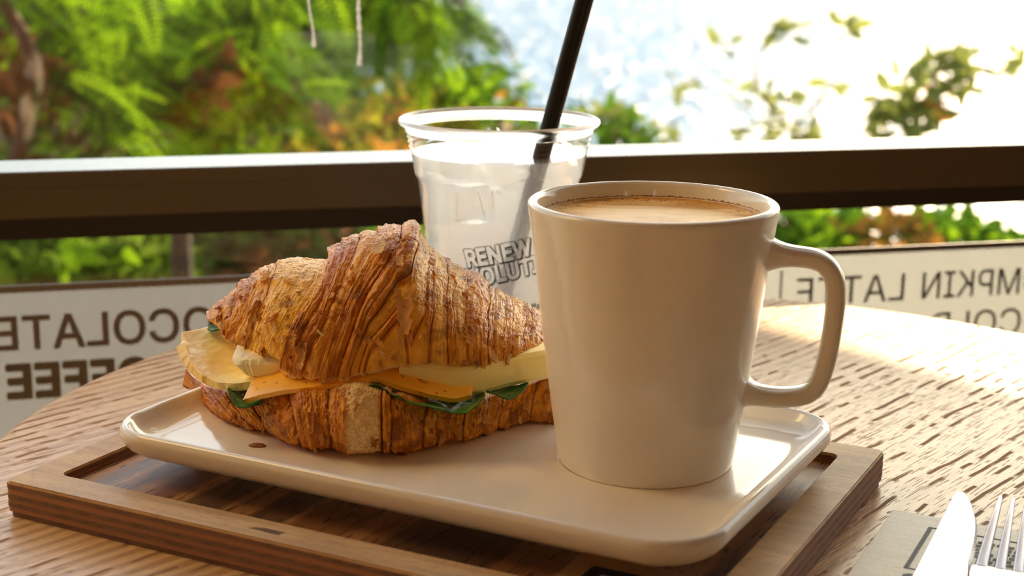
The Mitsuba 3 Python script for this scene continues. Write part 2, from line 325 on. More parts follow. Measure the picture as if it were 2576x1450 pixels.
# terrace ground and the sea far below
gp = [win(-9, .96, 0)[:2], win(4, .96, 0)[:2], (5.0, 4.5), (1.02, 4.75), (.75, 5.9), (-.3, 8.6), (-9, 9.5)]
solo('ground', trimesh.creation.extrude_polygon(sg.Polygon(gp), 1.0).apply_translation([0, 0, -1.76]), 'earth', kind='structure')
ys = np.concatenate([np.linspace(9.8, 60, 12), np.linspace(75, 1500, 30)])
xs = np.linspace(-1, 1, 30)
sv = np.array([[x * (60 + y * .9), y, -9.0] for y in ys for x in xs])
solo('sea', trimesh.Trimesh(sv, grid_faces(len(ys), len(xs))[:, ::-1], process=False), 'sea_mat', True, 'sunlit sea glittering far below behind the trees', 'sea', kind='stuff')

# ------------------------------------------------------------------ table
TC, TR = np.array([0.07005, 0.61209]), 0.28756
tb = thing('table', 'round oak table with open grain carrying the wooden board', 'table')
rp = [(0, 0), (TR - .0035, 0), (TR - .0014, -.0008), (TR - .0003, -.0026), (TR, -.005), (TR, -.017), (TR - .001, -.019), (TR - .003, -.020), (0, -.020)]
part(tb, 'top', lathe(rp[::-1], 220, (TC[0], TC[1], 0)), 'oak', 35)
part(tb, 'pedestal', lathe([(0, -.72), (.03, -.72), (.03, -.028), (.12, -.026), (.12, -.020), (0, -.020)], 48, (TC[0], TC[1], 0)), 'bronze_dark', 35)
part(tb, 'base', lathe([(0, -.75), (.22, -.75), (.22, -.738), (.05, -.72), (0, -.72)], 64, (TC[0], TC[1], 0)), 'bronze_dark', 35)

# ------------------------------------------------------------------ tray board: plywood layers around an acacia recess
BW, BD, BT = .27689, .19063, .01379
bd = thing('tray_board', 'wooden plywood tray board with a recessed floor under the plate', 'tray board')
def rrect(x0, x1, y0, y1, r, n=8):
    return sg.box(x0 + r, y0 + r, x1 - r, y1 - r).buffer(r, quad_segs=n)
rec = rrect(.0137, .2622, .0148, .1765, .0035)
def slab(poly, z0, z1):
    return trimesh.creation.extrude_polygon(poly, z1 - z0, engine='earcut').apply_translation([0, 0, z0]).apply_transform(BOARD_M)
zs = [0.0, .0022, .0040, .0058, .0072, .0090, .0110, .0127, BT]
rs = np.random.default_rng(3)
for k in range(len(zs) - 1):
    ins = [.0009, .0002, 0, .0001, 0, .0001, 0, .0001][k]
    o = rrect(ins, BW - ins, ins, BD - ins, .0030)
    if k == len(zs) - 2:
        # top veneer with an eased edge
        v = []
        ring = o.difference(rec); m = slab(ring, zs[k], zs[k + 1] - .0005)
        m2 = slab(rrect(.0006, BW - .0006, .0006, BD - .0006, .0030).difference(rec.buffer(.0003)), zs[k + 1] - .0005, zs[k + 1])
        bd_fr = part(bd, 'frame', cat([m, m2]), 'beech', label='light brown top frame around the recess')
    else:
        pl = o if zs[k + 1] <= .0092 else o.difference(rec)
        part(bd, 'ply_layer', slab(pl, zs[k], zs[k + 1]), 'ply_long' if k % 2 else 'ply_cross')
ZF = .0096
part(bd, 'recess_floor', slab(rec.buffer(-.0001), .0090, ZF), 'acacia', label='darker streaked floor of the recess')
# pale inlay with a burnt mark at the near edge, gouge in the front frame
def bl(px, py, z):
    d = FW * F + RT * (px - W / 2) - UP * (py - H / 2); q = EYE + d * ((z - CH) / d[2]); q = q - BOARD_O; return np.array([q @ B1, q @ B2])
i0 = bl(1470, 1392, ZF); i1 = bl(1395, 1450, ZF)
inl = sg.box(i0[0], max(.018, i1[1] - .03), i0[0] + .05, i0[1])
bd_in = part(bd, 'inlay', slab(inl, ZF, ZF + .0004), 'inlay', label='paler wooden inlay at the front of the recess')
mk = bl(1500, 1436, ZF)
mo = sg.box(mk[0], mk[1] - .02, mk[0] + .028, mk[1]).buffer(.002).difference(sg.box(mk[0], mk[1] - .02, mk[0] + .028, mk[1]).buffer(-.003))
part(bd_in, 'burnt_mark', slab(mo, ZF + .0004, ZF + .0006), 'char_black', label='black burnt outline mark')
g0 = bl(628, 1332, BT)
gpts = [(-.0005, 0), (.004, .0012), (.012, .0017), (.0235, .0006), (.0225, -.0016), (.012, -.0005)]
g0, g1 = bl(622, 1330, BT), bl(716, 1343, BT); gd = (g1 - g0); L = np.linalg.norm(gd); gd /= L; gn = np.array([-gd[1], gd[0]])
gp_ = [g0 + gd * L * a + gn * b for a, b in [(0, .0003), (.15, .0016), (.35, .0022), (.65, .0016), (1.0, .0008), (.9, -.0020), (.6, -.0014), (.3, -.0002)]]
part(bd_fr, 'gouge', slab(sg.Polygon(gp_), BT - .0003, BT + .00006), 'gouge', label='dark splintered gouge in the front frame')

# ------------------------------------------------------------------ plate
YP = -.4900
P1 = np.array([math.cos(YP), math.sin(YP), 0]); P2 = np.array([-math.sin(YP), math.cos(YP), 0])
ZRIM = .0296
pf, px0, px1 = .4100, -.3938, -.1540      # rim crest lines in plate directions
PD = .1520
PLATE_M = frame_m(P1 * px0 + P2 * pf, P1, P2)
PW = px1 - px0
def rr_ring(inset, r0, n=14):
    x0, x1, y0, y1 = inset, PW - inset, inset, PD - inset; r = max(r0 - inset, .002); out = []
    for cx, cy, a0 in ((x1 - r, y0 + r, -90), (x1 - r, y1 - r, 0), (x0 + r, y1 - r, 90), (x0 + r, y0 + r, 180)):
        for a in np.linspace(a0, a0 + 90, n): out.append((cx + r * math.cos(math.radians(a)), cy + r * math.sin(math.radians(a))))
    # refine the straight sides
    o = np.array(out); res = []
    for k in range(len(o)):
        a, b = o[k], o[(k + 1) % len(o)]; m = max(1, int(np.linalg.norm(b - a) / .012))
        for j in range(m): res.append(a + (b - a) * j / m)
    return np.array(res)
FLOOR = .0221
pprof = [(-.0012, .0283), (-.0004, .0292), (.0006, ZRIM), (.0016, .0293), (.0024, .0286), (.0040, .0262), (.0064, .0240), (.0095, .0227), (.0135, FLOOR + .0001), (.020, FLOOR)]
under = [(-.0012, .0283), (-.0015, .0268), (-.0010, .0240), (.0010, .0212), (.0048, .0188), (.0100, .0176), (.0160, .0170)]
base_r = rr_ring(0, .022); nb = len(base_r)
cen = np.array([PW / 2, PD / 2])
def ring_at(ins):
    # offset along the ring's outward normal so that every ring has the same point count
    t = np.roll(base_r, -1, 0) - np.roll(base_r, 1, 0); t /= np.linalg.norm(t, axis=1, keepdims=True); nrm = np.stack([t[:, 1], -t[:, 0]], 1)
    q = base_r - nrm * ins
    if ins > .018: q = cen + (base_r - cen) * (1 - (ins + .004) / (PD / 2))
    return q
rows = [np.column_stack([ring_at(i), np.full(nb, z)]) for i, z in under[::-1]] + [np.column_stack([ring_at(i), np.full(nb, z)]) for i, z in pprof[1:]]
for s in (.6, .3): rows.append(np.column_stack([cen + (base_r - cen) * s, np.full(nb, FLOOR)]))
bot = [np.column_stack([cen + (base_r - cen) * s, np.full(nb, .0170)]) for s in (.3, .6)]
rows = bot + rows
v = np.vstack(rows + [np.array([[cen[0], cen[1], .0170], [cen[0], cen[1], FLOOR]])]); k0, k1 = len(v) - 2, len(v) - 1
f = grid_faces(len(rows), nb, close_v=True)[:, ::-1]; j = np.arange(nb); o = (len(rows) - 1) * nb
f = np.vstack([f, np.stack([j * 0 + k0, (j + 1) % nb, j], 1), np.stack([j * 0 + k1, o + j, o + (j + 1) % nb], 1)])
pm = trimesh.Trimesh(v, f, process=False); pm.apply_transform(PLATE_M)
if pm.volume < 0: pm.invert()
pt = thing('plate', 'glossy cream rectangular plate with raised rim under the croissant and mug', 'plate')
part(pt, 'dish', pm, 'plate_glaze', True)
fr = sg.Polygon(rr_ring(.024, .022)); fr = fr.difference(fr.buffer(-.004))
part(pt, 'foot', trimesh.creation.extrude_polygon(fr, .0171 - ZF, engine='earcut').apply_translation([0, 0, ZF]).apply_transform(PLATE_M), 'plate_glaze')

# ------------------------------------------------------------------ mug and coffee
mg = thing('mug', 'tall cream ceramic mug with squared handle full of coffee', 'mug')
Z0, RIM = FLOOR, .11906
def mug_r(t):
    """Outer radius at height fraction t."""
    return np.interp(t, [0, .02, .05, .09, .14, .2, .5, .8, .97, 1], [.0314, .0322, .0326, .0332, .0339, .0348, .0386, .0421, .0443, .0445])
zt = np.concatenate([[0, .006, .02], np.linspace(.04, .97, 30)])
HM = RIM - Z0
outer = [(0, .0015 + Z0), (.024, .0015 + Z0), (.0255, Z0), (.0300, Z0)] + [(float(mug_r(t)), Z0 + HM * t) for t in zt]
lip = [(.04455 - .0018 + .0018 * math.cos(a), RIM - .0018 + .0018 * math.sin(a)) for a in np.linspace(.1, math.pi - .1, 9)]
inner = [(float(mug_r(t)) - .0038, Z0 + HM * t) for t in np.linspace(.96, .08, 24)] + [(.026, Z0 + .0055), (0, Z0 + .005)]
mg_body = part(mg, 'body', lathe(outer + lip + inner, 200, MUG_C), 'mug_glaze', True)
# handle: an upright loop pointing right and a little towards the camera
HA = math.radians(-14)
hd = np.array([math.cos(HA), math.sin(HA), 0])
def hp(r, z): return MUG_C + hd * r + np.array([0, 0, z])
hpath = [(.0395, .1022), (.0440, .1020), (.0500, .1018), (.0560, .1014), (.0600, .1002), (.0630, .0975), (.0648, .0935), (.0654, .0880), (.0652, .0800), (.0642, .0700), (.0628, .0620), (.0608, .0560), (.0575, .0525), (.0530, .0508), (.0470, .0500), (.0410, .0502), (.0365, .0508), (.0350, .051)]
hpts = bez([hp(r, z) for r, z in hpath], 90)
def handle_mesh(pts, n=20):
    t = np.gradient(pts, axis=0); t /= np.linalg.norm(t, axis=1, keepdims=True); side = np.array([-hd[1], hd[0], 0]); V = []
    L = len(pts)
    for k in range(L):
        nn = np.cross(t[k], side); nn /= np.linalg.norm(nn); s = k / (L - 1)
        fl = math.exp(-((s) / .07) ** 2) + math.exp(-((1 - s) / .07) ** 2)
        a, b = .0035 * (1 + .9 * fl), .0054 * (1 + .35 * fl)
        for q in range(n):
            w = 2 * math.pi * q / n; c, d = math.cos(w), math.sin(w)
            V.append(pts[k] + nn * a * math.copysign(abs(c) ** .75, c) + side * b * math.copysign(abs(d) ** .75, d))
    m = trimesh.Trimesh(np.array(V), grid_faces(L, n, close_v=True), process=False)
    return m
hm = handle_mesh(hpts)
part(mg, 'handle', hm, 'mug_glaze', True)
ZC = RIM - .0066
rc = float(mug_r((ZC - Z0) / HM)) - .0038
aa = np.arange(160) * 2 * np.pi / 160; rrs = np.array([.1, .25, .5, .75, .9, .97, 1.0]); rz = np.array([0, 0, 0, 0, 0, .0002, .0007])
cv = np.stack([rc * rrs[:, None] * np.cos(aa), rc * rrs[:, None] * np.sin(aa), np.broadcast_to(rz[:, None] + ZC, (7, 160))], -1).reshape(-1, 3)
cv = np.vstack([cv, [[0, 0, ZC]]]) + MUG_C
cf = np.vstack([grid_faces(7, 160, close_v=True), np.stack([np.arange(160) * 0 + 1120, np.arange(160), (np.arange(160) + 1) % 160], 1)])
cm = trimesh.Trimesh(cv, cf, process=False)
if cm.face_normals[0][2] < 0: cm.invert()
solo('coffee', cm, 'coffee_foam', True, 'foamy tan coffee filling the cream mug', 'coffee')
# brown ring left on the inner wall, with a ragged top
n = 700; th = np.arange(n) * 2 * np.pi / n
hh = .0003 + .0005 * np.clip(meshkit.fbm(np.stack([np.cos(th) * 75, np.sin(th) * 75, th * 0], -1), 4, 2) - .42, 0, 1) * 6 * (.35 + .65 * meshkit.noise(np.stack([np.cos(th) * 4, np.sin(th) * 4, th * 0], -1), 8))
lo = ZC + .0009 + .0003 * meshkit.noise(np.stack([np.cos(th) * 40, np.sin(th) * 40, th * 0], -1), 4)
rad = lambda z: mug_r((z - Z0) / HM) - .0038 - .00012
V = np.vstack([np.stack([rad(lo) * np.cos(th), rad(lo) * np.sin(th), lo], -1), np.stack([rad(lo + hh) * np.cos(th), rad(lo + hh) * np.sin(th), lo + hh * .75], -1)]) + MUG_C
part(mg_body, 'coffee_ring', trimesh.Trimesh(V, grid_faces(2, n, close_v=True), process=False), 'stain', True, label='ragged brown coffee ring on the inner wall')

# ------------------------------------------------------------------ plastic cup, ice water, straw
CC = np.array([-.00693, .74343, 0]); CT = .12284
cp = thing('plastic_cup', 'clear plastic cup of cloudy iced water printed with outlined lettering', 'cup')
wall = [(.0001, .004), (.024, .004), (.0285, .0005), (.0296, .0012), (.0302, .004), (.0322, .025), (.0348, .050), (.0376, .0746), (.0396, .0915), (.0401, .0942), (.0408, .0954), (.0412, .0968), (.0433, .1085),
        (.0438, .1092), (.0434, .1098), (.0439, .1108), (.0443, .1114), (.0438, .1121), (.0444, .1131), (.0447, .1137), (.0443, .1144), (.0449, .1156), (.0456, .1164)]
part(cp, 'wall', lathe(wall, 160, CC), 'cup_plastic', True)
liprof = [(.0456, .1164), (.0459, .1180), (.0466, .1192), (.0478, .1196), (.0487, .1203), (.0490, .1212), (.0487, .1222), (.0478, .12284), (.0467, .1224), (.0460, .1214), (.0457, .1200), (.0454, .1180), (.0452, .1164)]
part(cp, 'rim', lathe(liprof + liprof[:1], 160, CC), 'cup_rim', True, label='rolled clear rim')
def cup_r(z):
    zz = np.array([w[1] for w in wall[3:]]); rr = np.array([w[0] for w in wall[3:]]); k = np.argsort(zz); return np.interp(z, zz[k], rr[k])
ZW = .1062
wz = np.concatenate([np.linspace(.0048, ZW, 50)])
wp = [(.0001, .0046), (.026, .0046)] + [(float(cup_r(z)) - .0005, z) for z in wz] + [(float(cup_r(ZW)) - .0009, ZW + .0001), (.02, ZW), (.0001, ZW)]
wm = lathe(wp, 120, CC)
k = solo('iced_water', wm, 'water_surface', 30, 'cloudy iced water filling the clear plastic cup', 'water')
scene[k]['interior'] = {'type': 'homogeneous', 'albedo': rgb(.9995, .9992, .998), 'sigma_t': 34.0, 'phase': {'type': 'hg', 'g': .82}}
sb, stp = np.array([-.0105, .7640, .006]), np.array([.0150, .7260, .1130])
sd = (stp - sb); tt = 1.95
solo('straw', cat([tube([sb, sb + sd * .5, sb + sd * tt], .0042, 28, False), tube([sb + sd * tt, sb], .0037, 28, False)]), 'straw_black', True, 'black drinking straw leaning in the plastic cup', 'straw')
# ice near the surface
ri = np.random.default_rng(11)
for k, (x, y, z) in enumerate([(-.020, -.018, .103), (.003, -.027, .102), (.026, -.012, .104), (.022, .014, .103), (-.004, .024, .103), (-.026, .008, .102), (-.012, -.030, .086)]):
    b = bevel_box(-.009, .009, -.009, .009, -.008, .008, .0025); b.apply_transform(trimesh.transformations.euler_matrix(*(ri.random(3) * 3))); b.apply_translation(CC + np.array([x, y, z]))
    solo('ice_cube', b, 'water_surface', 25, 'clear ice cube floating in the cloudy water of the plastic cup', 'ice cube', 'ice cubes in the cup')
# printed outline lettering wrapped round the cup
def text_poly(text, h, fat):
    m = meshkit.text_mesh(text, h, .0004, True)
    tri = m.triangles; up = [sg.Polygon(t[:, :2]) for t, nn in zip(tri, m.face_normals) if nn[2] > .5]
    return unary_union(up).buffer(fat, join_style=1)
def wrap(poly, ang0, z0, rot, name, lab, scale=1.0):
    poly = sa.rotate(poly, rot, origin=(0, 0)); geoms = getattr(poly, 'geoms', [poly]); ms = []
    for g in geoms:
        g = g.segmentize(.0008); vv, ff = trimesh.creation.triangulate_polygon(g, engine='earcut'); 
        z = z0 + vv[:, 1]; r = cup_r(z) + .00025; a = ang0 + vv[:, 0] / .0345
        ms.append(trimesh.Trimesh(np.stack([CC[0] + r * np.sin(a), CC[1] - r * np.cos(a), z], -1), ff, process=False))
    part(cp, name, cat(ms), 'print_ink', label=lab)
def outlined(text, h, width, ang0, z0, rot, lab):
    full = text_poly(text, h, .0004); x0_, _, x1_, _ = full.bounds; full = sa.scale(sa.translate(full, -x0_, 0), width / (x1_ - x0_), 1, origin=(0, 0))
    ring = full.buffer(.00028).difference(full.buffer(-.00010)); sh = sa.translate(full.buffer(.0003), .00035, -.0004).difference(full)
    wrap(unary_union([ring, sh]), ang0, z0, rot, 'lettering', lab)
outlined('RENEW', .0080, .0310, -.41, .0558, 12, 'outlined black word RENEW printed on the cup')
outlined('EVOLUTION', .0080, .0540, -.54, .0452, 12, 'outlined black word EVOLUTION below the first word')
wrap(text_poly('rcoffee', .0032, 0), .30, .0333, 4, 'lettering', 'small black web address printed low on the cup')

# ------------------------------------------------------------------ croissant
cr = thing('croissant', 'flaky golden brown croissant sliced open as a sandwich on the plate', 'croissant')
U, Vn = 1050, 400
c = np.linspace(519, 1402, U)
top_k = np.array([(519, 800), (530, 782), (548, 766), (600, 732), (650, 694), (700, 672), (740, 664), (790, 668), (822, 664), (845, 648), (875, 624), (905, 602), (945, 590), (985, 583), (1015, 575), (1032, 573), (1048, 580), (1062, 604), (1080, 632), (1110, 660), (1150, 683), (1190, 704), (1230, 738), (1270, 764), (1310, 785), (1350, 802), (1385, 826), (1402, 850)], float)
low_k = np.array([(519, 803), (545, 818), (575, 850), (600, 870), (640, 884), (690, 890), (720, 908), (740, 930), (790, 945), (850, 946), (940, 930), (985, 916), (1030, 912), (1080, 912), (1150, 915), (1215, 915), (1260, 905), (1310, 890), (1360, 880), (1402, 862)], float)
ytop = np.interp(c, top_k[:, 0], top_k[:, 1]); ylow = np.interp(c, low_k[:, 0], low_k[:, 1])
ker = np.hanning(21); ker /= ker.sum()
def sm(a): return np.convolve(np.pad(a, 10, mode='edge'), ker, 'valid')
ytop, ylow = sm(ytop), sm(ylow)
q = (c - 519) / (1402 - 519)
wy = .052 * np.clip(np.sin(np.pi * q ** .9), 0, 1) ** .62 + .002
yc = np.interp(q, [0, .5, 1], [.604, .592, .600]); yf = yc - wy
yf = np.interp(c, [519, 600, 700, 800, 950, 1100, 1200, 1300, 1402], [.598, .574, .556, .5455, .5425, .545, .552, .5605, .582]); wy = yc - yf
Cr = np.array([P(a, b, d) for a, b, d in zip(c, ytop, yc)]); Fr = np.array([P(a, b, d) for a, b, d in zip(c, ylow, yf)])
bx = Cr[:, :2] - Fr[:, :2]
def bulk(v):
    """v (m,) from -.9 to pi+.9; returns the undisplaced surface (U, m, 3)."""
    cv_, sv_ = np.cos(v), np.sin(v)
    xy = Fr[:, None, :2] + bx[:, None] * (1 - cv_)[None, :, None]
    s = np.where(sv_ >= 0, np.abs(sv_) ** .86, -.16 * np.abs(sv_))
    hgt = np.maximum(Cr[:, 2] - Fr[:, 2], .0008)
    z = Fr[:, None, 2] + hgt[:, None] * s[None]
    return np.concatenate([xy, z[..., None]], -1)
vv = np.concatenate([np.linspace(-.8, 0, 26)[:-1], np.linspace(0, math.pi * .62, 300)[:-1], np.linspace(math.pi * .62, math.pi + .8, 76)])
Vn = len(vv)
S = bulk(vv)
hfr = np.clip(np.sin(np.clip(vv, 0, math.pi / 2)), 0, 1)                       # height fraction along v (1 on the crest and beyond)
shear = np.interp(c, [519, 560, 650, 740, 835, 930, 1000, 1035, 1075, 1150, 1402], [10, 40, 80, 130, 160, 170, 120, 40, 6, -4, 0])
G = c[:, None] + shear[:, None] * (1 - hfr ** 1.2)[None]                        # layer coordinate: which turn of the dough this point lies on
VV = np.broadcast_to(vv[None], G.shape)
nz = lambda a, b, z=0., o=3, s=0: meshkit.fbm(np.stack([a, b, np.zeros_like(a) + z], -1), o, s)
G = G + 9 * (nz(G / 60, VV * 1.6, 0, 2, 3) - .5) * 2
bounds = np.array([500, 536, 562, 596, 640, 690, 834, 868, 905, 952, 1008, 1050, 1076, 1090, 1124, 1138, 1172, 1226, 1240, 1268, 1286, 1318, 1336, 1366, 1382, 1420], float)
amps = np.array([.7, .8, .9, 1.0, 1.0, 2.3, 1.0, .8, 1.5, 1.1, 2.0, .9, .4, 1.0, .4, 1.0, 1.9, .4, .9, .4, .9, .5, .8, .5, .6])
ki = np.clip(np.searchsorted(bounds, G) - 1, 0, len(amps) - 1)
tq = np.clip((G - bounds[ki]) / (bounds[ki + 1] - bounds[ki]), 0, 1)
pill = np.clip(np.sin(np.pi * tq), 0, 1) ** .42
outward = np.where(G < 1030, tq, 1 - tq)                                        # 0 at the edge that looks away from the middle
strand = nz(G / 2.6, VV * 1.3, 1.7, 2, 5); strand2 = nz(G / 6.5, VV * .9, 8.1, 2, 9)
wx = S[..., 0] * 1000; wyv = S[..., 1] * 1000; wz_ = S[..., 2] * 1000
blis = meshkit.fbm(np.stack([wx / 3.2, wyv / 3.2, wz_ / 3.2], -1), 3, 21); wrk = meshkit.fbm(np.stack([wx / 1.1, wyv / 1.1, wz_ / 1.6], -1), 3, 22); crum = meshkit.fbm(np.stack([wx / .55, wyv / .55, wz_ / .55], -1), 2, 23)
def clamp01(a): return np.clip(a, 0, 1)
rsel = np.random.default_rng(17).random(len(amps))
CRB = np.zeros(len(amps)); CRB[[2, 5, 8, 11, 13, 15, 18, 20]] = [.8, .75, .9, 1, 1, .9, .5, .5]
crumbly = CRB[ki] * np.clip((outward - .12) * 8, 0, 1) * np.clip((.93 - outward) * 9, 0, 1)      # pale bands where the crumb shows between turns
patch = np.clip((nz(G / 16, VV * 2.4, 4.4, 3, 31) - .52) * 9, 0, 1)                                                          # lifted crust plates with sharp edges
plates = [clamp01((nz(G / (9 + 7 * j_), VV * (1.5 + .5 * j_), 11.3 + 5 * j_, 3, 80 + j_) - (.50 + .02 * j_)) * 26) for j_ in range(4)]
disp = amps[ki] * (pill - .8) * .00105 + (.0008 * (strand2 - .5) + .00055 * (strand - .5)) * (1 - .75 * np.broadcast_to(hfr, G.shape) ** 4) * (1 - .4 * crumbly) + .0013 * (blis - .5) + .0005 * (wrk - .5) * (1 - crumbly) + .0004 * (crum - .5) * crumbly + .0004 * patch * (1 - crumbly) + sum(.00026 * p_ for p_ in plates) * (1 - .7 * crumbly)
lap = lambda g0, w_: np.clip((G - g0 + 3) / 6, 0, 1) * np.clip(1 - (G - g0) / w_, 0, 1)          # a turn lapping over the one outside it
disp = disp + .0034 * lap(834, 120) + .0012 * lap(690, 60) + .0016 * lap(952, 60) + .0012 * lap(596, 40) + .0016 * np.clip((1050 - G + 3) / 6, 0, 1) * np.clip(1 - (1050 - G) / 60, 0, 1) * (G > 900) + .0011 * np.clip((1226 - G + 3) / 6, 0, 1) * np.clip(1 - (1226 - G) / 54, 0, 1) * (G > 1100)
fade = np.clip(np.minimum(q, 1 - q) * 14, 0.1, 1)[:, None] * np.clip((VV + .75) * 4, 0, 1) * np.clip((math.pi + .75 - VV) * 4, 0, 1)
# ragged lower edge
rag = (nz(G / 5, VV * 0, 2.2, 3, 44) - .5)
du = np.gradient(S, axis=0); dv = np.gradient(S, axis=1); Nn = np.cross(du, dv); Nn /= np.linalg.norm(Nn, axis=-1, keepdims=True) + 1e-12
if Nn[U // 2, 160, 2] < 0: Nn = -Nn
S = S + Nn * (disp * fade)[..., None]
S[..., 2] += .0026 * rag * np.exp(-(VV / .16) ** 2)
def lerp(a, b, t): return np.asarray(a)[None, None] * (1 - t[..., None]) + np.asarray(b)[None, None] * t[..., None]
def tint(cl, b, t): return cl * (1 - t[..., None]) + np.asarray(b)[None, None] * t[..., None]
def crust_colour(strand, strand2, blis, wrk, crum, crumbly, plates, edge, seed_noise, hump_tint):
    """Baked pastry: dark glazed plates, paler layers where a plate has come off, fine strands along each turn."""
    cl = lerp((.47, .13, .007), (.82, .34, .018), clamp01((.5 * strand2 + .5 * blis - .28) * 2.4))
    cl = tint(cl, (.86, .45, .06), clamp01((strand - .58) * 6) * .55)
    cl = tint(cl, (.22, .05, .005), clamp01((.42 - strand) * 7) * .6)
    cl = tint(cl, (.82, .40, .045), plates[0] * (1 - plates[1]) * .5)
    cl = tint(cl, (.44, .125, .010), plates[1] * .5)
    cl = tint(cl, (.30, .075, .007), plates[2] * .5)
    cl = tint(cl, (.78, .34, .035), plates[3] * .4)
    cl = tint(cl, (.85, .45, .06), crumbly * (.45 + .5 * clamp01((crum - .25) * 2.2)) * .8)
    cl = tint(cl, (.96, .56, .06), hump_tint * .6)  # left hump lobes tinted a brighter gold
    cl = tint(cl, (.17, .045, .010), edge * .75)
    cl = tint(cl, (.20, .055, .012), clamp01((seed_noise - .62) * 7) * .7)
    return cl
dk = meshkit.fbm(np.stack([wx / 7, wyv / 7, wz_ / 6], -1), 3, 77)
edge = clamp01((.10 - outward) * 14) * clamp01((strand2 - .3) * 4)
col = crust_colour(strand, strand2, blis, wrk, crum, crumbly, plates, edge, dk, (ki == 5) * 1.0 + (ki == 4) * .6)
pale_in = clamp01((-VV - .02) * 6) + clamp01((VV - math.pi) * 6)
col = tint(col, (.80, .60, .28), clamp01(pale_in))
# close the underside
def closed_loop(Sg, colg, rows=10):
    a, b = Sg[:, 0], Sg[:, -1]; t = np.linspace(0, 1, rows + 2)[1:-1]
    fill = b[:, None] + (a - b)[:, None] * t[None, :, None]; fc = np.broadcast_to(np.array([.84, .66, .34]), fill.shape)
    V_ = np.concatenate([Sg, fill], 1); C_ = np.concatenate([colg, fc], 1)
    return V_, C_
V_, C_ = closed_loop(S, col)
m_ = trimesh.Trimesh(V_.reshape(-1, 3), grid_faces(V_.shape[0], V_.shape[1], close_v=True), process=False)
if m_.volume < 0: m_.invert()
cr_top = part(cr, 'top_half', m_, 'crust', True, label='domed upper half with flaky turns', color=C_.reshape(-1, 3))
TOP = (S, Nn, c, vv)

# lower half
U2 = 900
c2 = np.linspace(468, 1406, U2)
bot_k = np.array([(462, 940), (475, 975), (500, 1006), (530, 1030), (560, 1048), (600, 1064), (640, 1084), (680, 1080), (700, 1096), (735, 1126), (790, 1130), (830, 1134), (868, 1148), (940, 1148), (1010, 1143), (1070, 1133), (1120, 1108), (1180, 1110), (1240, 1085), (1290, 1066), (1330, 1064), (1406, 1070)], float)
edge_k = np.array([(462, 915), (480, 945), (520, 975), (560, 985), (620, 1000), (700, 996), (780, 990), (850, 985), (900, 978), (950, 985), (1000, 1005), (1080, 1018), (1150, 1022), (1220, 1005), (1300, 985), (1380, 950), (1406, 945)], float)
ybot = sm(np.interp(c2, bot_k[:, 0], bot_k[:, 1])); yed = sm(np.interp(c2, edge_k[:, 0], edge_k[:, 1]))
def on_z(px, py, z):
    d = FW * F + RT * (px - W / 2) - UP * (py - H / 2); return EYE + d * ((z - CH) / d[2])
Bo = np.array([on_z(a, b, FLOOR + .0002) for a, b in zip(c2, ybot)])
ky = np.ones(61) / 61
Bo[:, 1] = np.convolve(np.pad(Bo[:, 1], 30, mode='edge'), ky, 'valid')
q2 = (c2 - 462) / (1406 - 462)
Ed = np.array([P(a, b, d) for a, b, d in zip(c2, yed, Bo[:, 1] - .002)])
Ed[:, 2] = np.maximum(Ed[:, 2], FLOOR + .002)
yb2 = Bo[:, 1] + np.interp(q2, [0, .04, .15, .5, .85, .96, 1], [.003, .020, .052, .095, .055, .025, .003])
s_ = np.concatenate([np.linspace(0, 1, 190), ])
prof_o = .0075 * np.sin(np.pi * np.clip(s_, 0, 1)) ** .8
ln_ = np.clip(np.minimum(q2, 1 - q2) * 9, 0.05, 1)
S2 = Ed[:, None] + (Bo - Ed)[:, None] * s_[None, :, None]
S2[..., 1] -= prof_o[None] * ln_[:, None]
# tuck the foot under
tk = np.clip((s_ - .86) / .14, 0, 1) ** 2; S2[..., 1] += (.006 * tk)[None] * ln_[:, None]
sh2 = np.interp(c2, [462, 560, 640, 760, 880, 1000, 1406], [90, 110, 80, 30, 0, 0, -25])
G2 = c2[:, None] - sh2[:, None] * (s_ - .2)[None]
SS = np.broadcast_to(s_[None], G2.shape)
G2 = G2 + 8 * (nz(G2 / 50, SS * 2, 3.3, 2, 60) - .5) * 2
b2 = np.array([380, 440, 500, 545, 590, 640, 735, 826, 966, 985, 1068, 1100, 1172, 1225, 1262, 1345, 1450], float)
a2 = np.array([.8, 1.0, .7, .9, 1.2, 2.0, 1.9, 2.0, .4, 1.8, .8, 1.6, 1.0, .8, .6, .5])
k2 = np.clip(np.searchsorted(b2, G2) - 1, 0, len(a2) - 1); t2 = np.clip((G2 - b2[k2]) / (b2[k2 + 1] - b2[k2]), 0, 1)
pil2 = np.clip(np.sin(np.pi * t2), 0, 1) ** .4
st = nz(G2 / 3.0, SS * 1.5, 5.5, 2, 61); st2 = nz(G2 / 8, SS * 1.2, 6.6, 2, 62)
w3 = S2 * 1000
bl2 = meshkit.fbm(w3 / 3.2, 3, 63); cr2 = meshkit.fbm(w3 / .6, 2, 64); wr2 = meshkit.fbm(w3 / 1.2, 3, 65)
crm2 = ((G2 > 872) & (G2 < 962)) * clamp01((G2 - 872) / 12) * clamp01((962 - G2) / 10) * clamp01((1.02 - SS) * 12)
pt2 = clamp01((nz(G2 / 18, SS * 3, 7.7, 3, 66) - .52) * 9)
plates2 = [clamp01((nz(G2 / (9 + 7 * j_), SS * (2.2 + .8 * j_), 31.3 + 5 * j_, 3, 90 + j_) - (.50 + .02 * j_)) * 26) for j_ in range(4)]
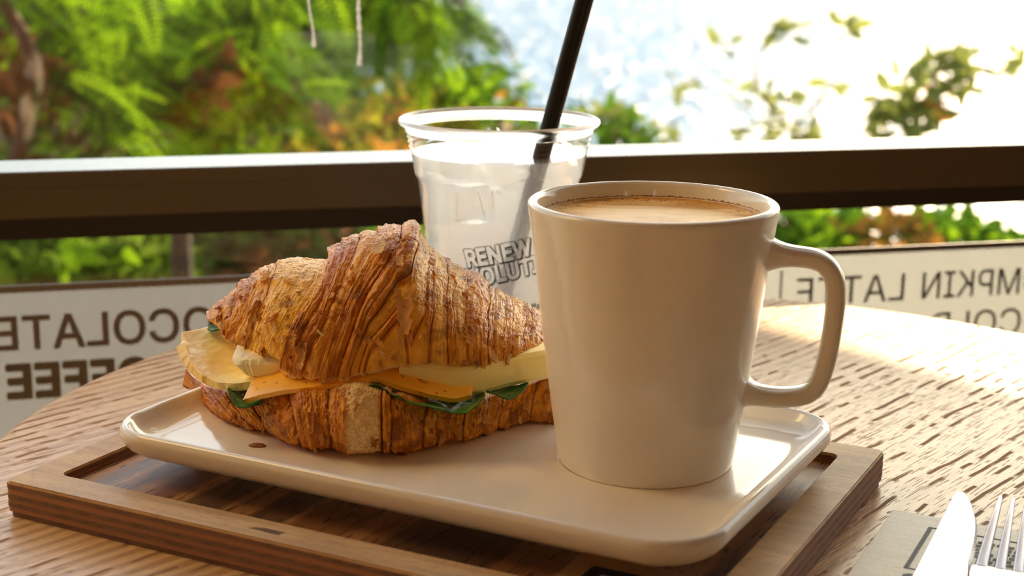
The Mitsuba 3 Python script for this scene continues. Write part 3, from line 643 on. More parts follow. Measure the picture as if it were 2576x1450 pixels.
dsp2 = sum(.00024 * p_ for p_ in plates2) * (1 - crm2) + a2[k2] * (pil2 - .8) * .0011 + (.0007 * (st2 - .5) + .0005 * (st - .5)) * (1 - crm2) + .0014 * (bl2 - .5) + .0007 * (wr2 - .5) + .0005 * (cr2 - .5) * crm2 + .0006 * pt2 * (1 - crm2)
N2 = np.cross(np.gradient(S2, axis=0), np.gradient(S2, axis=1)); N2 /= np.linalg.norm(N2, axis=-1, keepdims=True) + 1e-12
if N2[U2 // 2, 80, 1] > 0: N2 = -N2
S2 = S2 + N2 * (dsp2 * ln_[:, None])[..., None]
S2[..., 2] = np.maximum(S2[..., 2], FLOOR + .0001)
# ragged foot
S2[:, -1, 1] -= .002 * np.abs(meshkit.noise(np.stack([c2 / 5, c2 * 0, c2 * 0], -1), 5) - .3)
dk2 = meshkit.fbm(w3 / 7, 3, 78)
col2 = crust_colour(st, st2, bl2, wr2, cr2, crm2 * 0, plates2, clamp01((.06 - np.minimum(t2, 1 - t2)) * 20), dk2, 0 * st) * np.array([.95, .88, .8])
col2 = tint(col2, (.84, .62, .27), crm2 * clamp01((cr2 - .12) * 2.2) * .95)
# back side and the floor as a coarse mirror
back = S2[:, ::-6][:, 1:].copy(); backy = yb2[:, None] + (back[..., 1] - S2[:, :1, 1]) * -1.0
back[..., 1] = backy
topfill = np.linspace(0, 1, 14)[1:-1]
tf = back[:, -1:, :] + (S2[:, :1] - back[:, -1:, :]) * topfill[None, :, None]
V2 = np.concatenate([S2, back, tf], 1); C2 = np.concatenate([col2, col2[:, ::-6][:, 1:], np.broadcast_to(np.array([.84, .66, .34]), tf.shape)], 1)
m2_ = trimesh.Trimesh(V2.reshape(-1, 3), grid_faces(V2.shape[0], V2.shape[1], close_v=True), process=False)
if m2_.volume < 0: m2_.invert()
cr_bot = part(cr, 'bottom_half', m2_, 'crust', True, label='lower half with a pale crumb patch in front', color=C2.reshape(-1, 3))
BOT = (S2, N2, c2, s_)

# loose flakes of pastry standing off the crust
def flake_grid(surf, cpx, v0, length, width, lift, ang, seed, nl=9, nw=6, curl=1.0):
    Sg, Ng, cc, va = surf; r = np.random.default_rng(seed)
    iu = np.interp(cpx, cc, np.arange(len(cc))); iv = np.interp(v0, va, np.arange(len(va)))
    p0 = Sg[int(iu), int(iv)]; nn = Ng[int(iu), int(iv)]
    a, b = max(int(iu) - 8, 0), min(int(iu) + 8, len(cc) - 1); tu = Sg[b, int(iv)] - Sg[a, int(iv)]; tu -= nn * (tu @ nn); tu /= np.linalg.norm(tu); tv = np.cross(nn, tu)
    if tv[2] > 0: tv = -tv
    d1 = tv * math.cos(ang) + tu * math.sin(ang); d2 = -tv * math.sin(ang) + tu * math.cos(ang)
    out = []
    for i in range(nl):
        s = i / (nl - 1); w = width * (1 - .35 * s) * (.8 + .45 * r.random())
        jag = (r.random() - .5) * width * .25
        for jx in range(nw):
            t = jx / (nw - 1) - .5
            off = .0001 + lift * s ** 1.8 + curl * .0012 * (t * 2) ** 2 * (width / .004) * .5 + .0005 * (r.random() - .5)
            ll = s * length * (1 + .22 * (r.random() - .5) * (s > .9))
            out.append(p0 + d1 * ll + d2 * (t * w + jag) + nn * (off - .0003 * (s == 0)))
    return trimesh.Trimesh(np.array(out), grid_faces(nl, nw), process=False)
rf = np.random.default_rng(23)
# the flakes that stand out in the photograph
big = [(1018, .62, .019, .0062, .0022, -.12, 1), (1008, .98, .009, .0034, .0020, -.05, 0), (957, 1.18, .014, .0052, .0032, .12, 3), (668, 1.30, .007, .0055, .0040, .9, 0), (640, .80, .006, .0055, .0022, .4, 0), (752, .42, .008, .0032, .0022, .5, 1), (775, .30, .010, .0038, .0020, .3, 0), (884, .95, .007, .0040, .0018, .3, 1), (690, .55, .005, .0045, .0024, .5, 1), (1180, .5, .008, .005, .0012, -.1, 1)]
for k, (cx, v0, ln, wd, lf, an, mt) in enumerate(big):
    part(cr_top, 'flake', flake_grid(TOP, cx, v0, ln, wd, lf, an, 100 + k, 14, 8), f'flake_bsdf_{mt}', True)
for k in range(105):
    cx = 540 + 840 * rf.random(); v0 = .02 + 1.35 * rf.random() ** 1.4; an = np.interp(cx, [540, 900, 1050, 1400], [.75, .55, 0, -.1]) + rf.normal() * .25
    part(cr_top, 'flake', flake_grid(TOP, cx, v0, .0015 + .004 * rf.random(), .0008 + .0022 * rf.random(), .0004 + .0013 * rf.random(), an, 300 + k), f'flake_bsdf_{rf.choice([0, 1, 1, 2, 3])}', True)
for k in range(60):
    cx = 490 + 890 * rf.random(); v0 = .05 + .88 * rf.random()
    part(cr_bot, 'flake', flake_grid(BOT, cx, v0, .0015 + .004 * rf.random(), .0008 + .0022 * rf.random(), .0003 + .0011 * rf.random(), rf.normal() * .35, 500 + k), f'flake_bsdf_{rf.choice([0, 1, 1, 2])}', True)

# ------------------------------------------------------------------ fillings
def sheet(front, back, thick, nu=90, nv=26, sag=0., rough=.0004, seed=0, edge=.0008, cols=None):
    """A slab between a front and a back edge (world points), with rounded, slightly ragged rims."""
    Fp, Bp = bez(front, nu), bez(back, nu); t = np.linspace(0, 1, nv)
    mid = Fp[:, None] + (Bp - Fp)[:, None] * t[None, :, None]; mid[..., 2] -= sag * np.sin(np.pi * t)[None]
    r_ = meshkit.fbm(mid * 260, 3, seed) - .5
    nrm = np.cross(np.gradient(mid, axis=0), np.gradient(mid, axis=1)); nrm /= np.linalg.norm(nrm, axis=-1, keepdims=True) + 1e-12
    if nrm[nu // 2, nv // 2, 2] < 0: nrm = -nrm
    eu = np.minimum(np.arange(nu), np.arange(nu)[::-1])[:, None] / 3.0; ev = np.minimum(np.arange(nv), np.arange(nv)[::-1])[None] / 2.0
    round_ = np.sqrt(np.clip(1 - (1 - np.clip(np.minimum(eu, ev), 0, 1)) ** 2, 0, 1)) * .3 + .7
    up = mid + nrm * (thick / 2 * round_ + rough * r_)[..., None]; dn = mid - nrm * (thick / 2 * round_ - rough * r_)[..., None]
    jit = (meshkit.fbm(Fp * 330, 4, seed + 3) - .5) * edge * 2
    for g in (up, dn): g[:, 0, 1] += jit
    V = np.vstack([up.reshape(-1, 3), dn.reshape(-1, 3)]); f1 = grid_faces(nu, nv); N = nu * nv
    loop = np.concatenate([np.arange(nu) * nv, (nu - 1) * nv + np.arange(1, nv), (np.arange(nu - 1)[::-1]) * nv + nv - 1, np.arange(1, nv - 1)[::-1]])
    l2 = np.roll(loop, -1)
    m = trimesh.Trimesh(V, np.vstack([f1, f1[:, ::-1] + N, np.stack([loop, l2, l2 + N], 1), np.stack([loop, l2 + N, loop + N], 1)]), process=False)
    if m.volume < 0: m.invert()
    return m
# golden slice drooping out at the left end
fe = [P(453, 868, .592), P(472, 915, .582), P(510, 955, .572), (P(560, 972, .566)), P(625, 972, .560), P(690, 966, .557), P(760, 958, .556)]
be = [P(456, 846, .602), P(490, 838, .606), P(545, 828, .612), P(590, 860, .606), P(650, 900, .600), P(720, 925, .596), P(790, 935, .594)]
gm = sheet(fe, be, .0042, 110, 40, .0010, .0006, 4, .0014)
solo('cheese_slice', gm, 'gouda', 35, 'golden yellow cheese slice drooping from the left end of the croissant', 'cheese slice')
# folded pale cheese end tucked under the upper half
fe = [P(600, 925, .566), P(615, 932, .562), P(650, 934, .560), P(700, 934, .560), P(750, 938, .562)]
be = [P(604, 884, .585), P(640, 876, .586), P(680, 880, .586), P(720, 890, .586), P(760, 900, .586)]
solo('cheese_slice', sheet(fe, be, .0080, 70, 24, -.0025, .0012, 14, .002), 'white_cheese', 35, 'pale folded cheese end with a torn edge beside the golden slice', 'cheese slice')
# thick pale slab on the right
fe = [P(1003, 953, .5495), P(1060, 956, .5495), P(1120, 960, .5495), P(1165, 962, .5505), P(1210, 955, .5530), P(1270, 940, .5570), P(1330, 927, .5615), P(1410, 914, .5675)]
be = [p + np.array([.003, .018, .0005]) for p in fe]
solo('cheese_slice', sheet(fe, be, .0118, 120, 22, 0, .0003, 24, .0003), 'mozzarella', 35, 'thick pale cheese slab on the right behind the mug', 'cheese slice')
# thin orange slice, wavy
fe = [P(613, 1012, .549), P(650, 1001, .547), P(700, 990, .546), P(760, 982, .545), P(830, 974, .544), P(900, 963, .544), P(938, 956, .544), P(975, 966, .543), P(1030, 984, .542), P(1090, 999, .542), P(1140, 1008, .543), P(1185, 1000, .546)]
be = [p + np.array([.003, .030, .0105]) for p in fe]
solo('cheese_slice', sheet(fe, be, .0026, 140, 20, .001, .0003, 34, .0006), 'cheddar', 35, 'thin orange cheese slice with herb flecks along the front of the croissant', 'cheese slice')
# green leaves
def leaf(front, back, label, seed, wav=.0012):
    Fp, Bp = bez(front, 60), bez(back, 60); t = np.linspace(0, 1, 20)
    mid = Fp[:, None] + (Bp - Fp)[:, None] * t[None, :, None]
    mid[..., 2] += wav * 2 * (meshkit.fbm(mid * 220, 2, seed) - .5) - .0012 * np.sin(np.pi * t)[None]
    uv = np.stack(np.meshgrid(np.linspace(0, 1, 60), t, indexing='ij'), -1).reshape(-1, 2)
    up = mid + np.array([0, 0, .0002]); dn = mid - np.array([0, 0, .0002]); N = 1200; f1 = grid_faces(60, 20)
    loop = np.concatenate([np.arange(60) * 20, 59 * 20 + np.arange(1, 20), (np.arange(59)[::-1]) * 20 + 19, np.arange(1, 19)[::-1]]); l2 = np.roll(loop, -1)
    m = trimesh.Trimesh(np.vstack([up.reshape(-1, 3), dn.reshape(-1, 3)]), np.vstack([f1, f1[:, ::-1] + N, np.stack([loop, l2, l2 + N], 1), np.stack([loop, l2 + N, loop + N], 1)]), process=False)
    if m.volume < 0: m.invert()
    solo('spinach_leaf', m, 'spinach', True, label, 'spinach leaf', uv=np.vstack([uv, uv]))
leaf([P(570, 976, .553), P(578, 1000, .548), P(592, 1022, .545), P(620, 1026, .545), P(648, 1020, .546), P(662, 1006, .548)], [P(574, 970, .566), P(590, 978, .568), P(608, 984, .57), P(630, 984, .57), P(650, 984, .57), P(668, 980, .57)], 'dark green leaf hanging below the golden cheese at the left', 3)
leaf([P(868, 988, .5415), P(895, 978, .5405), P(920, 974, .540), P(945, 968, .5395), P(965, 984, .539), P(985, 1000, .539)], [P(872, 968, .556), P(895, 958, .556), P(920, 955, .556), P(945, 952, .556), P(968, 956, .556), P(990, 966, .556)], 'small dark leaf arching over the pale crumb patch', 5)
leaf([P(955, 968, .538), P(985, 994, .535), P(1020, 1008, .533), P(1060, 1020, .531), P(1105, 1031, .530), P(1140, 1037, .530), P(1180, 1036, .531), P(1208, 1012, .535), P(1222, 990, .541)], [P(962, 958, .556), P(990, 968, .556), P(1025, 980, .556), P(1062, 990, .556), P(1105, 1000, .556), P(1140, 1004, .556), P(1172, 1000, .556), P(1200, 988, .557), P(1218, 980, .558)], 'large glossy green leaf curling out under the orange cheese', 8, .0016)
leaf([P(1222, 986, .548), P(1245, 992, .547), P(1272, 1004, .546), P(1295, 1000, .548), P(1315, 984, .551), P(1330, 964, .555)], [P(1226, 976, .562), P(1248, 976, .562), P(1272, 974, .562), P(1295, 970, .562), P(1312, 966, .563), P(1328, 958, .564)], 'green leaf tip under the right cheese slab near the mug', 11)
leaf([P(522, 826, .600), P(532, 832, .598), P(545, 830, .598), P(556, 826, .598)], [P(524, 820, .608), P(534, 818, .608), P(545, 818, .608), P(556, 818, .608)], 'tiny leaf tip at the left end above the golden cheese', 15, .0003)
# crumbs
def crumb(px, py, s, seed, lab):
    m = trimesh.creation.icosphere(2); r = meshkit.fbm(m.vertices * 2 + seed, 2, seed); m.vertices *= (.6 + .8 * r)[:, None] * np.array([s * 1.6, s, s * .35]); m.apply_translation(on_z(px, py, FLOOR) + np.array([0, 0, s * .2]))
    solo('crumb', m, 'flake_bsdf_2' if False else 'crumb_brown', True, lab, 'crumb')
scene['crumb_brown'] = plain((.30, .10, .025), .6)
scene['speck_dark'] = plain((.02, .015, .01), .6)
crumb(648, 1123, .0019, 2, 'brown pastry crumb on the plate in front of the croissant')
crumb(1010, 1146, .0012, 6, 'tiny pastry crumb at the foot of the croissant')

# ------------------------------------------------------------------ paper sleeve, knife, fork
q0, q1, q2_ = np.array([.144, .5423]), np.array([.1135, .4819]), np.array([.1841, .5224])
ax = (q2_ - q0) / np.linalg.norm(q2_ - q0); ay = (q1 - q0) / np.linalg.norm(q1 - q0)
ay = np.array([ax[1], -ax[0]])
CARD_M = np.eye(4); CARD_M[:3, 0] = [ax[0], ax[1], 0]; CARD_M[:3, 1] = [-ay[0], -ay[1], 0]; CARD_M[:3, 3] = [q0[0], q0[1], 0]
sl = thing('paper_sleeve', 'grey brown paper cutlery sleeve printed with a framed notice', 'paper sleeve')
part(sl, 'sheet', bevel_box(0, .085, -.20, 0, .0002, .0012, .0002, CARD_M), 'paper')
def cz(px, py):
    g = on_z(px, py, .0012); d = g[:2] - q0; return np.array([d @ ax, -(d @ ay)])
f0, f1, f2 = cz(2336, 1327), cz(2270, 1429), cz(2575, 1375)
print('card frame', f0, f1, f2)
x0, x1, y1, y0 = f0[0], .078, f0[1], f1[1]
ms = []
def cpoly(poly, h=.0002):
    return trimesh.creation.extrude_polygon(poly, h, engine='earcut').apply_translation([0, 0, .0012]).apply_transform(CARD_M)
def cbox(a, b, c_, d): return cpoly(sg.box(a, b, c_, d))
part(sl, 'printed_frame', cat([cbox(x0, y0, x0 + .0016, y1), cbox(x0, y1 - .0007, x1, y1), cbox(x0, y0, x1, y0 + .0007)]), 'print_ink', label='black printed rectangle line')
part(sl, 'printed_dot', cpoly(sg.Point(x0 + .0060, y0 + .0035).buffer(.0022)), 'print_ink', label='black printed dot')
part(sl, 'printed_dot', cpoly(sg.Point(x0 + .0035, y0 - .0065).buffer(.0024)), 'print_ink', label='black printed dot below the frame')
rt = np.random.default_rng(8); tx = []
for row in range(7):
    yy = y1 - .0055 - row * .0033; xx = x0 + .008
    while xx < x1 - .006:
        w = .0011 + .0008 * rt.random()
        if rt.random() < .84:
            g = sg.box(xx, yy - .0021, xx + w, yy)
            g = g.difference(sg.box(xx + w * .3, yy - .0014, xx + w * (.7 + .4 * rt.random()), yy - .0008 + .0004 * rt.random()))
            tx.append(g)
        xx += w + .0007
for g in tx: ms += [cpoly(h_) for h_ in getattr(g, 'geoms', [g])]
part(sl, 'printed_text', cat(ms), 'print_ink', label='rows of small blurred black lettering')
# knife blade lying on the sleeve
ZK = .0028
def kz(px, py, z=ZK): return on_z(px, py, z)
bl_out = [kz(*p) for p in [(2410, 1236), (2398, 1248), (2345, 1355), (2296, 1450), (2262, 1515), (2430, 1515), (2436, 1452), (2450, 1400), (2458, 1350), (2458, 1310), (2450, 1278), (2438, 1252), (2424, 1238)]]
def loft_poly(top_pts, z_drop, inset):
    poly = sg.Polygon([p[:2] for p in top_pts]); m = trimesh.creation.extrude_polygon(poly, z_drop, engine='earcut'); m.apply_translation([0, 0, top_pts[0][2] - z_drop]); return m
kn = thing('knife', 'polished steel table knife with a serrated edge on the paper sleeve', 'knife')
poly = sg.Polygon([p[:2] for p in bl_out])
spine_side = [kz(*p) for p in [(2436, 1452), (2450, 1400), (2458, 1350), (2458, 1310), (2450, 1278), (2438, 1252), (2424, 1238)]]
bp = np.array([p[:2] for p in spine_side]); bp = bez(bp, 40); inn = []
cen_k = np.array(kz(2370, 1400)[:2])
dirs = cen_k - bp; dirs /= np.linalg.norm(dirs, axis=1, keepdims=True)
wbev = .0024 * np.sin(np.pi * np.linspace(.06, .97, 40)) ** .7
inb = bp + dirs * wbev[:, None]
flat = [p[:2] for p in bl_out[:5]] + [kz(2425, 1515)[:2]] + [tuple(x) for x in inb]
fm = trimesh.creation.extrude_polygon(sg.Polygon(flat).buffer(0), .0014, engine='earcut').apply_translation([0, 0, ZK - .0014])
part(kn, 'blade', fm, 'steel')
# serrated bevel: teeth along the cutting edge
nt = 150; bp2 = bez(np.array([p[:2] for p in spine_side]), nt); d2_ = cen_k - bp2; d2_ /= np.linalg.norm(d2_, axis=1, keepdims=True); wb2 = np.interp(np.linspace(0, 1, nt), np.linspace(0, 1, 40), wbev); in2 = bp2 + d2_ * wb2[:, None]
tooth = np.where(np.arange(nt) % 3 == 0, .0003, 0.0)[:, None]
o2 = bp2 + d2_ * tooth
Vb = np.vstack([np.column_stack([in2, np.full(nt, ZK)]), np.column_stack([o2, np.full(nt, ZK - .0014)]), np.column_stack([in2, np.full(nt, ZK - .0014)])])
fb = np.vstack([grid_faces(3, nt)])
part(kn, 'serrated_edge', trimesh.Trimesh(Vb, fb, process=False), 'steel', label='finely toothed bevel')
# handle of the knife runs out of the frame, resting on the table
kd = (np.array(kz(2296, 1450)[:2]) - np.array(kz(2398, 1248)[:2])); kd /= np.linalg.norm(kd)
h0 = (np.array(kz(2262, 1515)[:2]) + np.array(kz(2430, 1515)[:2])) / 2
part(kn, 'handle', tube([np.array([*(h0 + kd * s), z]) for s, z in [(-.006, .0024), (.004, .0032), (.02, .0040), (.055, .0042), (.075, .0035)]], [.0030, .0035, .0040, .0042, .002], 16), 'steel', True)
fk = thing('fork', 'polished steel fork lying beside the knife on the paper sleeve', 'fork')
def tine(tip, b0, b1, z_tip, z_base, key):
    pts = []; A = kz(*tip, z_tip); B = (kz(*b0, z_base) + kz(*b1, z_base)) / 2; wid = np.linalg.norm(kz(*b1, z_base) - kz(*b0, z_base)) / 2
    d = B - A; side = np.cross(d, [0, 0, 1.0]); side /= np.linalg.norm(side); V = []; n = 16
    up = np.cross(side, d); up /= np.linalg.norm(up); up = up if up[2] > 0 else -up
    for i in range(n):
        s = i / (n - 1); w = wid * (.30 + .70 * s ** .8); h = .0009 + .0003 * s; c_ = A + d * s + up * .0016 * math.sin(math.pi * s) * .6
        if i == 0: w *= .45; h *= .5
        for (a, b) in ((-1, -.55), (-.6, -1), (.6, -1), (1, -.55), (1, .55), (.62, 1), (-.62, 1), (-1, .55)): V.append(c_ + side * w * a + up * h * b)
    m = trimesh.Trimesh(np.array(V), grid_faces(n, 8, close_v=True), process=False)
    c0 = len(m.vertices); v2 = np.vstack([m.vertices, [A], [B]]); j = np.arange(8); fcs = np.vstack([m.faces, np.stack([j * 0 + c0, j, (j + 1) % 8], 1), np.stack([j * 0 + c0 + 1, (n - 1) * 8 + (j + 1) % 8, (n - 1) * 8 + j], 1)])
    m = trimesh.Trimesh(v2, fcs, process=False)
    if m.volume < 0: m.invert()
    part(fk, 'tine', m, 'steel', 40)
tine((2519, 1248), (2452, 1428), (2484, 1434), .0120, .0046, 0)
tine((2550, 1254), (2500, 1436), (2530, 1441), .0120, .0046, 1)
tine((2583, 1262), (2546, 1444), (2576, 1449), .0120, .0046, 2)
tine((2612, 1270), (2592, 1452), (2622, 1457), .0120, .0046, 3)
hb = [kz(*p, .0052)[:2] for p in [(2450, 1424), (2486, 1428), (2534, 1438), (2580, 1446), (2626, 1455), (2628, 1480), (2590, 1530), (2540, 1545), (2480, 1520), (2444, 1470), (2444, 1440)]]
pol = sg.Polygon(hb).buffer(.0012).buffer(-.0006)
part(fk, 'head', cat([trimesh.creation.extrude_polygon(pol, .0016, engine='earcut').apply_translation([0, 0, .0036]), trimesh.creation.extrude_polygon(pol.buffer(-.0006), .0004, engine='earcut').apply_translation([0, 0, .0052])]), 'steel')
fh = np.array(kz(2535, 1535, .004)[:2])
part(fk, 'handle', tube([np.array([*(fh + kd * s), z]) for s, z in [(-.004, .0044), (.02, .0060), (.05, .0058), (.075, .0035)]], [.0030, .0026, .0032, .0026], 14), 'steel', True)

# ------------------------------------------------------------------ unseen lamp, out of view, placed to warm the plate and the table
lp = thing('unseen_lamp', 'unseen linen drum lamp out of view at the left placed to warm the plate and table', 'lamp')
LC = np.array([-.60, .62, .50])
part(lp, 'cap', lathe([(.004, .224), (.152, .222), (.152, .214), (.004, .214)], 64, LC), 'bronze_dark', 30)
part(lp, 'cord', tube([LC + np.array([0, 0, .2]), LC + np.array([0, 0, 1.45])], .004, 8), 'bronze_dark')
kk = part(lp, 'shade', trimesh.creation.cylinder(.150, .20, sections=64).apply_translation(LC + np.array([0, 0, .112])), 'linen', 30)
scene[kk]['emitter'] = {'type': 'area', 'radiance': rgb(*[.62 * k_ for k_ in (1.12, .80, .36)])}

# ------------------------------------------------------------------ plants outside
rg = np.random.default_rng(77)
def rot_to(d, roll):
    d = d / np.linalg.norm(d); a = np.cross(d, [0.3, .2, 1.0]); a /= np.linalg.norm(a); b = np.cross(d, a)
    return d, a * math.cos(roll) + b * math.sin(roll)
def frond(o, d, L, npair, wl, droop):
    """A feather leaf: leaflets in pairs along a drooping midrib."""
    d, s = rot_to(d, rg.random() * 6.28); V, Fc = [], []; p = o.copy(); dd = d.copy()
    for i in range(npair):
        t = (i + .5) / npair; dd = dd + np.array([0, 0, -droop / npair]); dd /= np.linalg.norm(dd); p = p + dd * L / npair
        sd_ = s - dd * (s @ dd); sd_ /= np.linalg.norm(sd_); ll = wl * math.sin(math.pi * min(.97, .12 + .85 * t)) ** .6; w = L / npair * .42
        for g in (-1, 1):
            k = len(V); m = sd_ * g * ll * .5 + dd * ll * .18
            V += [p, p + m + dd * w, p + sd_ * g * ll + dd * ll * .3 + np.array([0, 0, -.15 * ll]), p + m - dd * w]; Fc += [[k, k + 1, k + 2], [k, k + 2, k + 3]]
    return V, Fc
def broad(o, d, L, w):
    d, s = rot_to(d, rg.random() * 6.28); n = np.cross(d, s)
    V = [o, o + d * L * .3 + s * w * .45 + n * w * .1, o + d * L * .65 + s * w * .38 + n * w * .1, o + d * L - n * L * .1, o + d * L * .65 - s * w * .38 + n * w * .1, o + d * L * .3 - s * w * .45 + n * w * .1]
    return V, [[0, 1, 5], [1, 2, 4], [1, 4, 5], [2, 3, 4]]
def cluster(px, py, y, rx, ry, count, kind, size, ydep=.35):
    c0 = P(px, py, y); s = y / F * 1.03; V, Fc = [], []
    for _ in range(count):
        while True:
            u = rg.random(3) * 2 - 1
            if u @ u < 1: break
        o = c0 + np.array([u[0] * rx * s, u[1] * ydep, u[2] * ry * s])
        d = np.array([rg.normal() * .8, rg.normal() * .6, rg.normal() * .5 - .1]); sz = size * (.6 + .8 * rg.random())
        v_, f_ = frond(o, d, sz, 15, sz * .17, 1.0) if kind == 'f' else broad(o, d, sz, sz * .5)
        f_ = np.array(f_) + len(V); V += v_; Fc += f_.tolist()
    return V, Fc
def leaves(cl):
    V, Fc = [], []
    for args in cl:
        v_, f_ = cluster(*args); f_ = np.array(f_) + len(V); V += v_; Fc += f_.tolist()
    return trimesh.Trimesh(np.array(V), np.array(Fc), process=False)
def plant(name, label, category, fol, limbs, group=None):
    k = thing(name, label, category, group)
    if any(c_[6] == 'f' for _, cl in fol for c_ in cl):          # feather leaves: light and shade painted in by mixing bright, mid and dark colours
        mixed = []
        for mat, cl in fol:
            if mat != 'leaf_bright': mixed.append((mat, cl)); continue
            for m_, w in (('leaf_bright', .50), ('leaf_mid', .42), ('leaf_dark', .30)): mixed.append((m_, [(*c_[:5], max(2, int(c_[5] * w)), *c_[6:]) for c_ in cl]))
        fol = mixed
    for mat, cl in fol: part(k, 'foliage', leaves(cl), mat, kind='stuff')
    if limbs: part(k, 'trunk', cat([tube(bez(p, 14), np.linspace(r0, r1, 14), 8) for p, r0, r1 in limbs]), 'bark', True)
    return k
GZ = -.76
def gr(px, y): q_ = P(px, 700, y); return np.array([q_[0], y, GZ])
# 1 near feathery tree at the far left
plant('feathery_tree', 'feathery green tree with a pale trunk at the left edge of the view', 'tree',
      [('leaf_bright', [(120, 60, 3.3, 120, 70, 25, 'f', 0.161), (230, 160, 3.3, 110, 90, 29, 'f', 0.161), (270, 270, 3.2, 90, 80, 25, 'f', 0.151), (260, 350, 3.1, 80, 45, 16, 'f', 0.141), (60, 330, 3.3, 80, 60, 16, 'f', 0.141), (330, 60, 3.5, 100, 60, 21, 'f', 0.161), (150, -80, 3.3, 260, 80, 37, 'f', 0.181)]),
       ('leaf_mid', [(120, 230, 3.6, 150, 120, 14, 'f', 0.161), (60, 60, 3.6, 70, 60, 8, 'f', 0.151)]),
       ('leaf_brown', [(50, 190, 3.1, 60, 100, 72, 'b', 0.060), (90, 260, 3.1, 50, 70, 43, 'b', 0.060), (20, 90, 3.1, 40, 50, 18, 'b', 0.060), (190, 360, 3.2, 30, 30, 14, 'b', 0.050)])],
      [([gr(10, 3.0), P(-20, 700, 3.0), P(60, 330, 3.0), P(85, 160, 3.0), P(20, 20, 3.0), P(-30, -150, 3.0)], .022, .012), ([P(25, 330, 3.4), P(150, 330, 3.3), P(205, 370, 3.2)], .02, .012), ([P(60, 150, 3.4), P(160, 60, 3.4), P(300, -40, 3.5)], .022, .01)])
# 2 tree with hanging fronds left of the middle
plant('feathery_tree', 'feathery tree with brown branches and fronds hanging over the rail', 'tree',
      [('leaf_bright', [(480, 130, 4.0, 90, 80, 25, 'f', 0.192), (440, 60, 4.1, 110, 60, 25, 'f', 0.192), (640, 90, 3.9, 110, 70, 33, 'f', 0.202), (680, 150, 3.8, 70, 80, 25, 'f', 0.202), (660, 240, 3.8, 60, 60, 15, 'f', 0.192), (550, 290, 3.8, 45, 60, 10, 'f', 0.181), (560, 360, 3.7, 40, 40, 7, 'f', 0.171), (670, 360, 3.7, 40, 60, 10, 'f', 0.171), (600, -60, 4.0, 260, 70, 42, 'f', 0.202), (725, 340, 3.8, 30, 45, 8, 'f', 0.171)]),
       ('leaf_mid', [(430, 120, 4.3, 110, 70, 12, 'f', 0.161), (720, 290, 4.2, 70, 70, 12, 'f', 0.161)]),
       ('leaf_brown', [(590, 180, 3.7, 45, 60, 54, 'b', 0.065), (470, 240, 3.9, 70, 60, 61, 'b', 0.070), (360, 300, 4.0, 70, 80, 72, 'b', 0.070), (500, 330, 4.0, 90, 50, 54, 'b', 0.070)])],
      [([gr(440, 4.5), P(445, 640, 4.5), P(490, 330, 4.4), P(585, 170, 4.3), P(700, -60, 4.3)], .05, .03), ([P(490, 330, 4.4), P(430, 150, 4.3), P(380, -60, 4.3)], .03, .014), ([P(520, 230, 4.4), P(350, 210, 4.4), P(300, 320, 4.4)], .02, .01), ([P(600, 160, 4.3), P(720, 250, 4.1), P(800, 260, 4.0)], .015, .008)])
# 3 single bright frond
def one_frond(px, py, y, px2, py2, L):
    a, b = P(px, py, y), P(px2, py2, y); v_, f_ = frond(a, (b - a) / np.linalg.norm(b - a), L, 16, L * .30, .7); return trimesh.Trimesh(np.array(v_), np.array(f_), process=False)
fr_k = thing('palm_frond', 'bright yellow green frond bending down in front of the dark tree', 'frond')
part(fr_k, 'leaflets', cat([one_frond(752, 215, 3.4, 800, 195, .115), one_frond(752, 215, 3.4, 795, 215, .115)]), 'leaf_bright', kind='stuff')
part(fr_k, 'stem', tube(bez([P(690, 290, 3.6), P(730, 235, 3.45), P(752, 215, 3.4)], 10), .003, 6), 'bark', True)
# 4 dark tree behind
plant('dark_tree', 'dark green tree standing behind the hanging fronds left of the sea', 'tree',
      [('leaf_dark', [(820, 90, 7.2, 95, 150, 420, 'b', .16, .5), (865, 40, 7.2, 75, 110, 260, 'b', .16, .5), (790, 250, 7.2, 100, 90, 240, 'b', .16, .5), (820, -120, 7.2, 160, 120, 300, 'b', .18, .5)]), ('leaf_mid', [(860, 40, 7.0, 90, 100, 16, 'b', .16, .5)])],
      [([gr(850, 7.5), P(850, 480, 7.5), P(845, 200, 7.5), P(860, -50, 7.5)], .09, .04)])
# 5 bough at the top
plant('leafy_bough', 'bright green leafy bough hanging in from the top left of the straw', 'branch',
      [('leaf_bright', [(960, 40, 4.6, 70, 60, 32, 'f', 0.198), (1060, 40, 4.6, 90, 60, 43, 'f', 0.198), (1000, 110, 4.6, 60, 30, 15, 'f', 0.178), (1110, 90, 4.6, 40, 40, 12, 'f', 0.168), (1000, -70, 4.6, 170, 60, 50, 'f', 0.198)]), ('leaf_mid', [(930, 100, 4.7, 50, 50, 16, 'f', 0.178)])],
      [([P(700, -60, 4.3), P(860, -90, 4.5), P(960, -40, 4.6), P(1080, 10, 4.6), P(1160, 60, 4.6)], .016, .004)])
